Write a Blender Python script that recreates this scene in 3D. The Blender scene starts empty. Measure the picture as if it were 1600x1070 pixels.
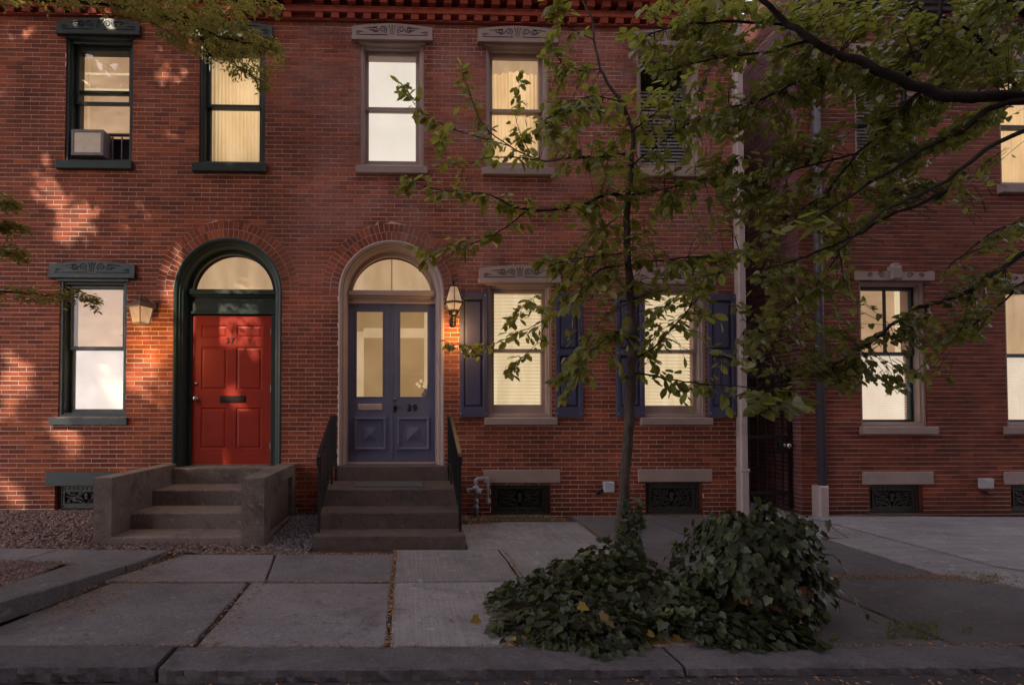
import bpy, math, random
import numpy as np
from mathutils import Vector, Matrix, noise as mnoise
random.seed(7); rng = np.random.default_rng(11)
scene = bpy.context.scene
COL = scene.collection

# ------------------------------------------------------------------ camera
FPX, CX, CY, YAW, PIT, ROL = 830.0, 649.80, 630.84, 0.025346, 0.022083, 0.000464
CAM = Vector((0.0, -7.034, 1.33))
def cam_axes():
    cy, sy, cp, sp, cr, sr = math.cos(YAW), math.sin(YAW), math.cos(PIT), math.sin(PIT), math.cos(ROL), math.sin(ROL)
    r = Vector((cy, -sy, 0)); f0 = Vector((sy, cy, 0)); up = Vector((0, 0, 1))
    f = f0*cp + up*sp; u = up*cp - f0*sp
    return r*cr + u*sr, u*cr - r*sr, f
AXR, AXU, AXF = cam_axes()
cam = bpy.data.cameras.new('camera'); camo = bpy.data.objects.new('camera', cam); COL.objects.link(camo)
cam.sensor_width = 36; cam.sensor_fit = 'HORIZONTAL'; cam.lens = 36*FPX/1600
cam.shift_x = (800-CX)/1600; cam.shift_y = (CY-535)/1600
cam.clip_start = 0.05; cam.clip_end = 500
m = Matrix.Identity(4)
for i in range(3):
    m[i][0] = AXR[i]; m[i][1] = AXU[i]; m[i][2] = -AXF[i]; m[i][3] = CAM[i]
camo.matrix_world = m
scene.camera = camo
def at(u, v, Y):
    """point of the plane y = Y seen at photograph pixel (u, v)"""
    d = AXR*((u-CX)/FPX) - AXU*((v-CY)/FPX) + AXF
    return CAM + d*((Y-CAM.y)/d.y)
def pix(P):
    q = Vector(P)-CAM; z = q.dot(AXF)
    if z < 0.05: return (-9999, -9999, z)
    return (CX+FPX*q.dot(AXR)/z, CY-FPX*q.dot(AXU)/z, z)

# ------------------------------------------------------------------ light
SUN = Vector((-0.36, -0.70, 0.70)).normalized()          # towards the sun
world = bpy.data.worlds.new('World'); scene.world = world; world.use_nodes = True
wn = world.node_tree; bg = wn.nodes['Background']
sky = wn.nodes.new('ShaderNodeTexSky'); sky.sky_type = 'NISHITA'; sky.sun_disc = False
sky.sun_elevation = math.asin(SUN.z); sky.sun_rotation = math.atan2(SUN.x, SUN.y) % (2*math.pi)
hs = wn.nodes.new('ShaderNodeHueSaturation'); hs.inputs['Saturation'].default_value = 0.22
tn = wn.nodes.new('ShaderNodeMix'); tn.data_type = 'RGBA'; tn.blend_type = 'MULTIPLY'; tn.inputs[0].default_value = 1
tn.inputs[7].default_value = (1.0, 0.93, 0.97, 1)
wn.links.new(sky.outputs[0], hs.inputs['Color']); wn.links.new(hs.outputs[0], tn.inputs[6]); wn.links.new(tn.outputs[2], bg.inputs['Color'])
bg.inputs['Strength'].default_value = 0.15
sl = bpy.data.lights.new('sun', 'SUN'); sl.energy = 2.5; sl.angle = math.radians(0.55); sl.color = (1.0, 0.86, 0.68)
so = bpy.data.objects.new('sun', sl); COL.objects.link(so); so.rotation_euler = SUN.to_track_quat('Z', 'Y').to_euler()
so.location = (-6, -14, 18)
vs = scene.view_settings; vs.view_transform = 'Standard'; vs.look = 'None'; vs.gamma = 1; vs.use_curve_mapping = False
EXPO = 1.62
vs.exposure = EXPO

# ------------------------------------------------------------------ materials
def lin(c): return tuple(((x/255)/12.92 if x/255 <= .04045 else ((x/255+.055)/1.055)**2.4) for x in c)
class NT:
    def __init__(s, name):
        s.m = bpy.data.materials.new(name); s.m.use_nodes = True; s.t = s.m.node_tree
        s.p = s.t.nodes['Principled BSDF']; s.out = s.t.nodes['Material Output']
    def n(s, typ, **k):
        nd = s.t.nodes.new(typ)
        for a, b in k.items(): setattr(nd, a, b)
        return nd
    def l(s, a, b): s.t.links.new(a, b)
    def pos(s, scale=(1, 1, 1)):
        g = s.n('ShaderNodeNewGeometry'); mp = s.n('ShaderNodeMapping'); mp.inputs['Scale'].default_value = scale
        s.l(g.outputs['Position'], mp.inputs['Vector']); return mp.outputs[0]
    def noise(s, scale, detail=4, rough=.6, vec=None, dist=0):
        nd = s.n('ShaderNodeTexNoise'); nd.inputs['Scale'].default_value = scale; nd.inputs['Detail'].default_value = detail
        nd.inputs['Roughness'].default_value = rough; nd.inputs['Distortion'].default_value = dist
        s.l(vec if vec is not None else s.pos(), nd.inputs['Vector']); return nd.outputs['Fac']
    def ramp(s, fac, stops, interp='LINEAR'):
        r = s.n('ShaderNodeValToRGB'); r.color_ramp.interpolation = interp
        e = r.color_ramp.elements
        while len(e) > 2: e.remove(e[-1])
        for i, (p, c) in enumerate(stops):
            if i < 2: e[i].position = p
            else: e.new(p)
            e[i].color = (c, c, c, 1) if isinstance(c, (int, float)) else (*c, 1)
        s.l(fac, r.inputs[0]); return r.outputs[0]
    def mix(s, fac, a, b, mode='MIX'):
        x = s.n('ShaderNodeMix'); x.data_type = 'RGBA'; x.blend_type = mode
        for sock, v in ((x.inputs[0], fac), (x.inputs[6], a), (x.inputs[7], b)):
            if hasattr(v, 'is_linked'): s.l(v, sock)
            elif isinstance(v, (int, float)): sock.default_value = v
            else: sock.default_value = (*v, 1)
        return x.outputs[2]
    def math(s, op, a, b=0.0):
        x = s.n('ShaderNodeMath', operation=op)
        for sock, v in ((x.inputs[0], a), (x.inputs[1], b)):
            if hasattr(v, 'is_linked'): s.l(v, sock)
            else: sock.default_value = v
        return x.outputs[0]
    def tone(s):
        oi = s.n('ShaderNodeObjectInfo'); at_ = s.n('ShaderNodeAttribute', attribute_name='tone')
        return s.math('FRACT', s.math('ADD', oi.outputs['Random'], at_.outputs['Fac']))
    def bump(s, h, strength=.3, dist=.01):
        b = s.n('ShaderNodeBump'); b.inputs['Strength'].default_value = strength; b.inputs['Distance'].default_value = dist
        s.l(h, b.inputs['Height']); s.l(b.outputs[0], s.p.inputs['Normal'])
    def base(s, c):
        if hasattr(c, 'is_linked'): s.l(c, s.p.inputs['Base Color'])
        else: s.p.inputs['Base Color'].default_value = (*c, 1)
    def rough(s, r):
        if hasattr(r, 'is_linked'): s.l(r, s.p.inputs['Roughness'])
        else: s.p.inputs['Roughness'].default_value = r

def scl(c, k): return tuple(min(1, x*k) for x in c)
def mat_plain(name, c, rough=.6, var=.35, scale=9, bump=.15, metal=0.0, bdist=.004, fine=90, spec=.5):
    k = NT(name); n1 = k.noise(scale, 6, .65); n2 = k.noise(fine, 3, .6)
    col = k.ramp(n1, [(.3, scl(c, 1-var)), (.7, scl(c, 1+var))])
    col = k.mix(.35, col, k.ramp(n2, [(.35, scl(c, .75)), (.65, scl(c, 1.25))]))
    k.base(col); k.rough(rough); k.p.inputs['Metallic'].default_value = metal
    k.p.inputs['Specular IOR Level'].default_value = spec
    if bump: k.bump(k.math('ADD', n1, k.math('MULTIPLY', n2, .5)), bump, bdist)
    return k.m

def mat_brick(name, dark, mid, light, film, film_amt, seam=False):
    k = NT(name); t = k.tone()
    col = k.ramp(t, [(0, scl(dark, .6)), (.2, dark), (.45, mid), (.75, mid), (.92, light), (1, scl(light, 1.15))])
    g = k.noise(70, 5, .7)
    col = k.mix(.45, col, k.ramp(g, [(.3, scl(mid, .5)), (.7, scl(light, 1.15))]))
    soot = k.noise(.9, 6, .65, dist=.6)
    col = k.mix(k.ramp(soot, [(.40, 0), (.70, .72)]), col, scl(dark, .55))
    # efflorescence: pale violet film in drifting blotches, heavier up the wall
    f1 = k.noise(1.1, 7, .72, dist=.4); f2 = k.noise(24, 4, .7)
    sx = k.n('ShaderNodeSeparateXYZ'); g2 = k.n('ShaderNodeNewGeometry'); k.l(g2.outputs['Position'], sx.inputs[0])
    up = k.ramp(k.math('MULTIPLY', sx.outputs['Z'], 1/7.2), [(.22, .0), (.50, .75), (.8, 1)])
    ff = k.math('MULTIPLY', k.ramp(f1, [(.40, 0), (.64, 1)]), k.ramp(f2, [(.30, .3), (.62, 1)]))
    ff = k.math('MULTIPLY', ff, k.math('MULTIPLY', up, film_amt))
    if seam:
        wob = k.math('ADD', k.math('MULTIPLY', sx.outputs['X'], .5), k.math('MULTIPLY', k.noise(2.3, 5), .5))
        ff = k.math('MULTIPLY', ff, k.ramp(k.math('ADD', wob, 1.0), [(.30, .06), (.85, 1)]))
    col = k.mix(ff, col, film)
    # grime near the pavement
    gr = k.ramp(k.math('ADD', sx.outputs['Z'], k.math('MULTIPLY', k.noise(5, 4), .35)), [(.12, .75), (.5, 0)])
    col = k.mix(gr, col, scl(dark, .5))
    k.base(col); k.rough(.85); k.p.inputs['Specular IOR Level'].default_value = .25
    k.bump(k.math('ADD', g, k.math('MULTIPLY', k.noise(260, 2), .5)), .35, .003)
    return k.m

M = {}
M['brick_a'] = mat_brick('brick_orange_brown', (.105, .027, .013), (.245, .054, .021), (.40, .098, .036), (.38, .195, .18), .8, True)
M['brick_b'] = mat_brick('brick_red_violet', (.105, .027, .015), (.245, .055, .024), (.39, .096, .040), (.38, .195, .18), .8, True)
M['brick_c'] = mat_brick('brick_dark_red', (.095, .025, .014), (.200, .046, .024), (.30, .076, .036), (.30, .16, .15), .2)
M['brick_alley'] = mat_brick('brick_alley_violet', (.11, .04, .04), (.20, .065, .06), (.30, .11, .10), (.34, .22, .24), .7)
M['brick_cornice'] = mat_brick('brick_cornice', (.26, .045, .026), (.38, .07, .04), (.46, .10, .06), (.4, .2, .18), .15)
M['mortar'] = mat_plain('mortar', (.62, .46, .415), .95, .6, 1.4, .3)
M['mortar_c'] = mat_plain('mortar_grey', (.54, .40, .37), .95, .6, 1.4, .3)
M['body'] = mat_plain('house_body_brick', (.16, .05, .035), .9, .3, 3, .2)
def mat_paint(name, c, chip, rough=.42, chips=.5, spec=.5):
    k = NT(name); n1 = k.noise(3.5, 5, .6); n2 = k.noise(38, 6, .72, vec=k.pos((1, 1, .35)))
    col = k.ramp(n1, [(.3, scl(c, .86)), (.7, scl(c, 1.12))])
    col = k.mix(k.ramp(n2, [(.62, 0), (.74, chips)]), col, chip)
    k.base(col); k.rough(k.ramp(n2, [(.3, rough*.85), (.7, min(1, rough*1.5))])); k.p.inputs['Specular IOR Level'].default_value = spec
    k.bump(k.math('ADD', n2, k.noise(160, 2)), .10, .002)
    return k.m
M['green'] = mat_paint('dark_green_paint', (.013, .021, .020), (.06, .075, .07), .38, .45)
M['green2'] = mat_paint('door_frame_green_paint', (.019, .032, .027), (.07, .085, .07), .4, .4, .35)
M['tan'] = mat_paint('taupe_paint', (.30, .215, .19), (.19, .13, .11), .5, .5)
M['tan2'] = mat_paint('taupe_frame_paint', (.33, .235, .205), (.22, .15, .13), .45, .35)
M['stone41'] = mat_paint('weathered_beige_stone', (.36, .28, .25), (.2, .14, .12), .8, .6, .2)
M['blue'] = mat_paint('slate_blue_paint', (.108, .108, .175), (.15, .148, .21), .42, .3, .3)
M['shutter'] = mat_paint('navy_shutter_paint', (.062, .058, .105), (.095, .09, .145), .42, .3, .3)
M['red'] = mat_paint('red_door_paint', (.28, .021, .008), (.18, .016, .008), .45, .35, .25)
M['carve'] = mat_plain('groove_shade_and_dirt', (.035, .024, .024), .9, .3, 20, 0)  # paints groove shade and dirt on raised scrolls; also colours door digits
M['carve_dark'] = mat_plain('groove_shade_and_dirt_dark', (.004, .005, .005), .9, .3, 20, 0)  # painted groove shade and dirt for the dark green lintels
M['iron'] = mat_plain('black_iron', (.012, .012, .013), .45, .4, 20, .15, .3)
M['iron_grille'] = mat_plain('cast_iron_grille', (.050, .048, .042), .5, .5, 20, .2, .35)
M['void'] = mat_plain('dark_interior', (.006, .005, .005), .9, .2, 5, 0)
M['bronze'] = mat_plain('aged_bronze', (.16, .10, .07), .45, .5, 30, .2, .6)
M['blackmetal'] = mat_plain('dark_lantern_metal', (.03, .022, .018), .4, .5, 30, .2, .7)
M['brass'] = mat_plain('dull_brass', (.35, .24, .15), .35, .3, 30, .1, .8)
M['slotbrass'] = mat_plain('mail_slot_metal', (.50, .38, .30), .4, .25, 30, .1, .3)
M['steel'] = mat_plain('steel_knob', (.5, .5, .5), .25, .2, 30, 0, .9)
M['pipegrey'] = mat_plain('grey_painted_pipe', (.26, .27, .29), .5, .35, 30, .2, .2)
M['boxgrey'] = mat_plain('grey_plastic_box', (.42, .42, .46), .45, .15, 14, .05)
M['spoutpale'] = mat_paint('pale_downspout_paint', (.42, .33, .31), (.25, .18, .16), .45, .4)
M['spoutdark'] = mat_paint('dark_downspout_paint', (.075, .066, .085), (.12, .1, .11), .45, .4)
M['concrete'] = None
def mat_stone(name, c, var=.4, sc=2.2, speck=.5, stain=(.05, .04, .038), stain_amt=.55, rough=.88, streak=None, bump=.6, tone_amt=.3):
    k = NT(name); t = k.tone()
    n1 = k.noise(sc, 7, .68, dist=.3); n2 = k.noise(60, 5, .75); n3 = k.noise(.8*sc, 6, .7, vec=k.pos((1.0, 1.3, .8)), dist=.8); n4 = k.noise(230, 2, .5)
    col = k.ramp(n1, [(.28, scl(c, 1-var)), (.72, scl(c, 1+var))])
    col = k.mix(speck*.6, col, k.ramp(n2, [(.36, scl(c, .55)), (.64, scl(c, 1.45))]))
    col = k.mix(k.ramp(n3, [(.5, 0), (.7, stain_amt)]), col, stain)
    col = k.mix(1, col, k.ramp(t, [(0, 1-tone_amt), (1, 1+tone_amt)]), 'MULTIPLY')
    if streak:
        s_ = k.noise(1, 3, .6, vec=k.pos(streak)); col = k.mix(.22, col, k.ramp(s_, [(.35, scl(c, .6)), (.65, scl(c, 1.5))]))
    sp = k.noise(11, 2, .4); col = k.mix(k.ramp(sp, [(.66, 0), (.70, .28)]), col, scl(c, 2.0)); sp2 = k.noise(17, 3, .5, vec=k.pos((1, 1.2, 1)))
    col = k.mix(k.ramp(sp2, [(.64, 0), (.69, .45)]), col, scl(c, .4))
    k.base(col); k.rough(rough); k.p.inputs['Specular IOR Level'].default_value = .3
    k.bump(k.math('ADD', k.math('ADD', n2, k.math('MULTIPLY', n4, .6)), k.math('MULTIPLY', n1, .8)), bump, .006)
    return k.m
M['concrete'] = mat_stone('stoop_concrete', (.21, .168, .145), .5, 3.2, .95, (.05, .038, .034), .75)
M['brownstone'] = mat_stone('dark_brownstone', (.080, .058, .050), .5, 3, .9, (.03, .022, .02), .65)
M['slab'] = mat_stone('dark_bluestone', (.150, .138, .145), .55, 1.6, 1.0, (.06, .047, .053), .6)
M['slab_pale'] = mat_stone('brushed_concrete', (.28, .262, .268), .55, 1.9, .8, (.12, .10, .108), .65, streak=(60, 1.2, 1))
M['slab_dark'] = mat_stone('asphalt_paving', (.098, .088, .091), .45, 1.3, .8, (.06, .046, .05), .5)
M['drive'] = mat_stone('smooth_concrete', (.28, .262, .268), .4, 1.2, .6, (.15, .12, .13), .5, streak=(1.2, 9, 1))
M['kerb'] = mat_stone('granite_kerb', (.100, .090, .097), .4, 2.5, .8, (.04, .032, .036), .65, bump=.8)
M['asphalt'] = mat_stone('asphalt', (.055, .046, .050), .3, 1, .8, (.03, .025, .027), .4, tone_amt=0)
M['soil'] = mat_stone('soil', (.055, .038, .032), .4, 6, .7, (.03, .02, .018), .5, tone_amt=0)
def mat_chips(name, stops, rough=.9):
    k = NT(name); k.base(k.ramp(k.tone(), stops)); k.rough(rough); return k.m
M['mulch'] = mat_chips('wood_chips', [(0, (.10, .065, .058)), (.5, (.17, .115, .105)), (.85, (.24, .16, .14)), (1, (.32, .2, .15))])
M['gravel'] = mat_chips('grey_gravel', [(0, (.08, .066, .068)), (.6, (.16, .13, .135)), (1, (.3, .25, .25))])
M['litter'] = mat_chips('leaf_litter', [(0, (.14, .075, .04)), (.5, (.26, .14, .075)), (1, (.40, .23, .12))])
M['mat'] = mat_plain('rubber_mat', (.10, .095, .10), .85, .4, 60, .8, 0, .01, 220)
def mat_bark(name, c, d):
    k = NT(name); n = k.noise(1, 6, .7, vec=k.pos((38, 38, 7)), dist=.5); n2 = k.noise(9, 4)
    k.p.inputs['Specular IOR Level'].default_value = .2
    k.base(k.mix(.3, k.ramp(n, [(.3, d), (.65, c)]), k.ramp(n2, [(.35, d), (.7, scl(c, 1.3))]))); k.rough(.9)
    k.bump(n, .9, .012); return k.m
M['bark'] = mat_bark('grey_brown_bark', (.105, .078, .066), (.03, .022, .019))
M['bark_dark'] = mat_bark('dark_bark', (.045, .034, .030), (.014, .011, .010))
def mat_leaf(name, stops, trans=.35, tcol=(.50, .50, .08), rough=.45, spec=.5):
    k = NT(name); col = k.ramp(k.tone(), stops)
    v = k.noise(25, 3); col = k.mix(.25, col, k.ramp(v, [(.3, scl(stops[0][1], .6)), (.7, scl(stops[-1][1], 1.1))]))
    k.base(col); k.rough(rough); k.p.inputs['Specular IOR Level'].default_value = spec
    tr = k.n('ShaderNodeBsdfTranslucent'); k.l(k.mix(1, k.mix(.5, col, tcol), (1.0, 1.0, .8), 'MULTIPLY'), tr.inputs['Color'])
    mx = k.n('ShaderNodeMixShader'); mx.inputs[0].default_value = trans
    k.l(k.p.outputs[0], mx.inputs[1]); k.l(tr.outputs[0], mx.inputs[2]); k.l(mx.outputs[0], k.out.inputs['Surface'])
    return k.m
M['leaf_young'] = mat_leaf('young_tree_leaf', [(0, (.065, .082, .026)), (.5, (.14, .155, .038)), (.85, (.21, .21, .045)), (1, (.30, .28, .06))], .48)
M['leaf_right'] = mat_leaf('linden_leaf', [(0, (.055, .065, .028)), (.5, (.11, .118, .038)), (.9, (.18, .175, .048)), (1, (.25, .235, .07))], .48, rough=.32, spec=.7)
M['leaf_left'] = mat_leaf('locust_leaflet', [(0, (.12, .105, .030)), (.5, (.20, .17, .048)), (1, (.31, .26, .085))], .5, tcol=(.45, .40, .09))
M['leaf_far'] = mat_leaf('canopy_leaf', [(0, (.06, .07, .025)), (1, (.11, .12, .04))], .35)
M['ivy'] = mat_leaf('ivy_leaf', [(0, (.012, .018, .011)), (.5, (.024, .034, .017)), (.85, (.042, .056, .025)), (1, (.10, .11, .045))], .08, rough=.42, spec=.28)
M['ivy_yellow'] = mat_leaf('yellowed_ivy_leaf', [(0, (.17, .10, .02)), (1, (.30, .20, .03))], .2)
M['grass'] = mat_leaf('grass_blade', [(0, (.05, .07, .02)), (1, (.14, .14, .04))], .3)
def mat_glass():
    k = NT('window_glass'); g = k.n('ShaderNodeBsdfGlossy'); g.inputs['Roughness'].default_value = .015
    t = k.n('ShaderNodeBsdfTransparent'); lw = k.n('ShaderNodeLayerWeight')
    f = k.math('ADD', .028, k.math('MULTIPLY', k.math('POWER', lw.outputs['Facing'], 4.0), .8))
    mx = k.n('ShaderNodeMixShader'); k.l(f, mx.inputs[0]); k.l(t.outputs[0], mx.inputs[1]); k.l(g.outputs[0], mx.inputs[2])
    w = k.noise(1.6, 2); b = k.n('ShaderNodeBump'); b.inputs['Strength'].default_value = .12; b.inputs['Distance'].default_value = .02
    k.l(w, b.inputs['Height']); k.l(b.outputs[0], g.inputs['Normal'])
    k.l(mx.outputs[0], k.out.inputs['Surface']); return k.m
M['glass'] = mat_glass()
def mat_glow(name, a, b, strength, scale=2.5, vert=None):
    """a lit shade or curtain: warm cloth glowing from the room behind, the light and dark of folds painted into the glow"""
    k = NT(name); n = k.noise(scale, 5, .6, vec=k.pos(vert or (1, 1, 1)))
    c = k.ramp(n, [(.25, scl(a, .86)), (.45, a), (.7, b)])  # noise puts the folds' light and dark into the glow
    k.base(scl(b, .35)); k.rough(.9)
    k.l(c, k.p.inputs['Emission Color']); k.p.inputs['Emission Strength'].default_value = strength*2**-EXPO
    return k.m
M['glow_bright'] = mat_glow('lit_bright_curtain', (1.25, 1.08, .82), (1.6, 1.42, 1.12), 1.0, 1.5, (6, 1, .5))
M['glow_white'] = mat_glow('white_pane_glow', (.80, .72, .61), (.88, .80, .70), 1.0, 1.2)
M['glow_cream'] = mat_glow('lit_cream_curtain', (.66, .52, .31), (.80, .67, .45), 1.0, 1.5, (6, 1, .5))
M['glow_tan'] = mat_glow('lit_tan_shade', (.40, .245, .135), (.60, .39, .235), 1.0, 1.4, (1, 1, 2.2))
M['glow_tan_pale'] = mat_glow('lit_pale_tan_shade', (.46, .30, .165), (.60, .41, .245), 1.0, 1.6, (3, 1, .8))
M['glow_greywhite'] = mat_glow('lit_greyish_shade', (.62, .52, .46), (.82, .73, .66), 1.0, 2.2)
M['glow_pink'] = mat_glow('lit_pale_pink_blind', (.68, .56, .44), (.80, .68, .55), 1.0, 1.2)
M['glow_hall'] = mat_glow('lit_hall_wall', (.29, .175, .075), (.38, .24, .11), 1.0, 1.6)
M['glow_hall_trim'] = mat_glow('lit_hall_trim', (.52, .36, .20), (.58, .42, .25), 1.0, 3)
def mat_cloth():
    k = NT('translucent_curtain'); w = k.noise(4, 4, .6, vec=k.pos((1, 1, .4))); c = k.ramp(w, [(.3, (.74, .58, .38)), (.7, (.90, .76, .56))])
    t = k.n('ShaderNodeBsdfTranslucent'); d = k.n('ShaderNodeBsdfDiffuse'); k.l(c, t.inputs['Color']); k.l(c, d.inputs['Color']); mx = k.n('ShaderNodeMixShader'); mx.inputs[0].default_value = .75
    k.l(d.outputs[0], mx.inputs[1]); k.l(t.outputs[0], mx.inputs[2]); k.l(mx.outputs[0], k.out.inputs['Surface']); return k.m
M['cloth'] = mat_cloth()
M['glow_room'] = mat_glow('lit_room', (1.3, 1.08, .78), (1.7, 1.48, 1.15), 1.0, 1.3)
M['glow_lamp'] = mat_glow('lit_lantern_glass', (.33, .19, .10), (.48, .32, .19), 1.0, 8)
M['bulb'] = mat_glow('lit_bulb', (1, .86, .6), (1, .92, .75), 3.0, 3)
M['dimblind'] = mat_plain('unlit_grey_blind', (.34, .34, .37), .7, .15, 3, .05)
M['acwhite'] = mat_plain('air_conditioner_case', (.80, .66, .50), .5, .12, 12, .05)
M['acdark'] = mat_plain('air_conditioner_side', (.20, .15, .15), .5, .25, 12, .05)
M['terracotta'] = mat_plain('terracotta', (.22, .10, .065), .85, .35, 9, .2)
M['petal'] = mat_plain('white_petal', (.85, .78, .66), .7, .1, 20, 0)

# ------------------------------------------------------------------ mesh helpers
class MB:
    def __init__(s): s.v = []; s.f = []; s.tone = []
    def add(s, vs_, fs, tone=0.0):
        o = len(s.v); s.v += [tuple(p) for p in vs_]
        for f in fs: s.f.append(tuple(i+o for i in f)); s.tone.append(tone)
        return s
    def box(s, x0, x1, y0, y1, z0, z1, tone=0.0):
        return s.add([(x0,y0,z0),(x1,y0,z0),(x1,y1,z0),(x0,y1,z0),(x0,y0,z1),(x1,y0,z1),(x1,y1,z1),(x0,y1,z1)],
                     [(0,3,2,1),(4,5,6,7),(0,1,5,4),(1,2,6,5),(2,3,7,6),(3,0,4,7)], tone)
    def cbox(s, x0, x1, y0, y1, z0, z1, c=.01, tone=0.0):
        """box whose front (y0) edges are chamfered"""
        return s.add([(x0,y0+c,z0),(x1,y0+c,z0),(x1,y0+c,z1),(x0,y0+c,z1),(x0+c,y0,z0+c),(x1-c,y0,z0+c),(x1-c,y0,z1-c),(x0+c,y0,z1-c),
                      (x0,y1,z0),(x1,y1,z0),(x1,y1,z1),(x0,y1,z1)],
                     [(4,5,6,7),(0,1,5,4),(1,2,6,5),(2,3,7,6),(3,0,4,7),(8,9,1,0),(9,10,2,1),(10,11,3,2),(11,8,0,3),(9,8,11,10)], tone)
    def prism(s, pts, y0, y1, tone=0.0):
        """outline in (x, z), extruded y0..y1 (y0 in front)"""
        n = len(pts); vs_ = [(x, y0, z) for x, z in pts]+[(x, y1, z) for x, z in pts]
        fs = [tuple(range(n)), tuple(range(2*n-1, n-1, -1))]+[((i+1) % n, i, n+i, n+(i+1) % n) for i in range(n)]
        return s.add(vs_, fs, tone)
    def slab(s, pts, zt, th, tone=0.0, ch=.012):
        """flat stone: outline in (x, y), top height function zt(x, y), thickness th, worn top edge"""
        n = len(pts); cx = sum(p[0] for p in pts)/n; cy = sum(p[1] for p in pts)/n
        ins = []
        for x, y in pts:
            d = math.hypot(x-cx, y-cy); k = max(0, 1-ch/d); ins.append((cx+(x-cx)*k, cy+(y-cy)*k))
        vs_ = [(x, y, zt(x, y)) for x, y in ins]+[(x, y, zt(x, y)-ch*.7) for x, y in pts]+[(x, y, zt(x, y)-th) for x, y in pts]
        fs = [tuple(range(n))]
        for i in range(n):
            j = (i+1) % n; fs += [(i, n+i, n+j, j), (n+i, 2*n+i, 2*n+j, n+j)]
        return s.add(vs_, fs, tone)
    def tube(s, pts, r0, r1=None, n=7, tone=0.0, cap=True):
        r1 = r0 if r1 is None else r1; P = [Vector(p) for p in pts]; m_ = len(P); o = len(s.v); up = Vector((0.3, 0.2, 1)).normalized()
        for i, p in enumerate(P):
            d = (P[min(i+1, m_-1)]-P[max(i-1, 0)]).normalized(); a = d.cross(up)
            if a.length < .05: a = d.cross(Vector((1, 0, 0)))
            a.normalize(); b = a.cross(d); r = r0+(r1-r0)*i/(m_-1) if not isinstance(r0, (list, tuple)) else r0[i]
            for k in range(n):
                t = 2*math.pi*k/n; s.v.append(tuple(p+a*(r*math.cos(t))+b*(r*math.sin(t))))
        for i in range(m_-1):
            for k in range(n):
                s.f.append((o+i*n+k, o+i*n+(k+1) % n, o+(i+1)*n+(k+1) % n, o+(i+1)*n+k)); s.tone.append(tone)
        if cap:
            s.f.append(tuple(o+k for k in range(n-1, -1, -1))); s.f.append(tuple(o+(m_-1)*n+k for k in range(n))); s.tone += [tone, tone]
        return s
    def lathe(s, prof, c, n=16, rot=0.0, axis='z', tone=0.0):
        """prof: (radius, height); c: base point; axis z up or y towards the viewer"""
        o = len(s.v); m_ = len(prof)
        for r, h in prof:
            for k in range(n):
                t = 2*math.pi*k/n+rot
                if axis == 'z': s.v.append((c[0]+r*math.cos(t), c[1]+r*math.sin(t), c[2]+h))
                else: s.v.append((c[0]+r*math.cos(t), c[1]-h, c[2]+r*math.sin(t)))
        for i in range(m_-1):
            for k in range(n):
                s.f.append((o+i*n+k, o+i*n+(k+1) % n, o+(i+1)*n+(k+1) % n, o+(i+1)*n+k)); s.tone.append(tone)
        s.f.append(tuple(o+k for k in range(n-1, -1, -1))); s.f.append(tuple(o+(m_-1)*n+k for k in range(n))); s.tone += [tone, tone]
        return s
    def rects(s, x0, x1, z0, z1, prof, bot=None):
        """mitred rectangular frame: prof = (inset, y); bot = insets for the bottom side"""
        o = len(s.v); bot = bot or [q[0] for q in prof]
        for (i_, y), b in zip(prof, bot): s.v += [(x0+i_, y, z0+b), (x1-i_, y, z0+b), (x1-i_, y, z1-i_), (x0+i_, y, z1-i_)]
        for k in range(len(prof)-1):
            for j in range(4):
                a = o+4*k+j; b = o+4*k+(j+1) % 4; s.f.append((a, b, b+4, a+4)); s.tone.append(0)
        return s
    def arch(s, xc, zb, zs, prof, n=28):
        """frame swept up, round and down an arched opening: prof = (radius, y)"""
        rows = []
        for r, y in prof:
            row = [(xc-r, y, zb)]+[(xc-r*math.cos(math.pi*i/n), y, zs+r*math.sin(math.pi*i/n)) for i in range(n+1)]+[(xc+r, y, zb)]
            rows.append(row)
        o = len(s.v); w = n+3
        for row in rows: s.v += row
        for k in range(len(prof)-1):
            for j in range(w-1):
                a = o+k*w+j; s.f.append((a, a+1, a+w+1, a+w)); s.tone.append(0)
        return s
    def mesh(s, name, mat, org=(0, 0, 0), smooth=False):
        me = bpy.data.meshes.new(name); o = Vector(org)
        me.from_pydata([(x-o.x, y-o.y, z-o.z) for x, y, z in s.v], [], s.f)
        if mat: me.materials.append(mat)
        if any(s.tone):
            a = me.attributes.new('tone', 'FLOAT', 'FACE'); a.data.foreach_set('value', s.tone)
        if smooth: me.polygons.foreach_set('use_smooth', [True]*len(me.polygons))
        me.update(); return me
    def build(s, name, mat, parent=None, smooth=False, kind=None, label=None):
        org = ORG.get(parent.name, (0, 0, 0)) if parent else (0, 0, 0)
        return link(name, s.mesh(name, mat, org, smooth), parent, kind, label)
ORG = {}
def link(name, me, parent=None, kind=None, label=None, loc=None):
    o = bpy.data.objects.new(name, me); COL.objects.link(o)
    if parent: o.parent = parent; ORG[o.name] = ORG.get(parent.name, (0, 0, 0))
    if loc is not None: o.location = Vector(loc)-Vector(ORG.get(parent.name, (0, 0, 0)) if parent else (0, 0, 0))
    if kind: o['kind'] = kind
    if label: o['label'] = label
    return o
def tag(o, label, cat, group=None):
    o['label'] = label; o['category'] = cat
    if group: o['group'] = group
    return o
def thing(name, label, cat, loc, group=None):
    o = bpy.data.objects.new(name, None); COL.objects.link(o); o.location = loc; o.empty_display_size = .2
    ORG[o.name] = tuple(loc); return tag(o, label, cat, group)

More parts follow.
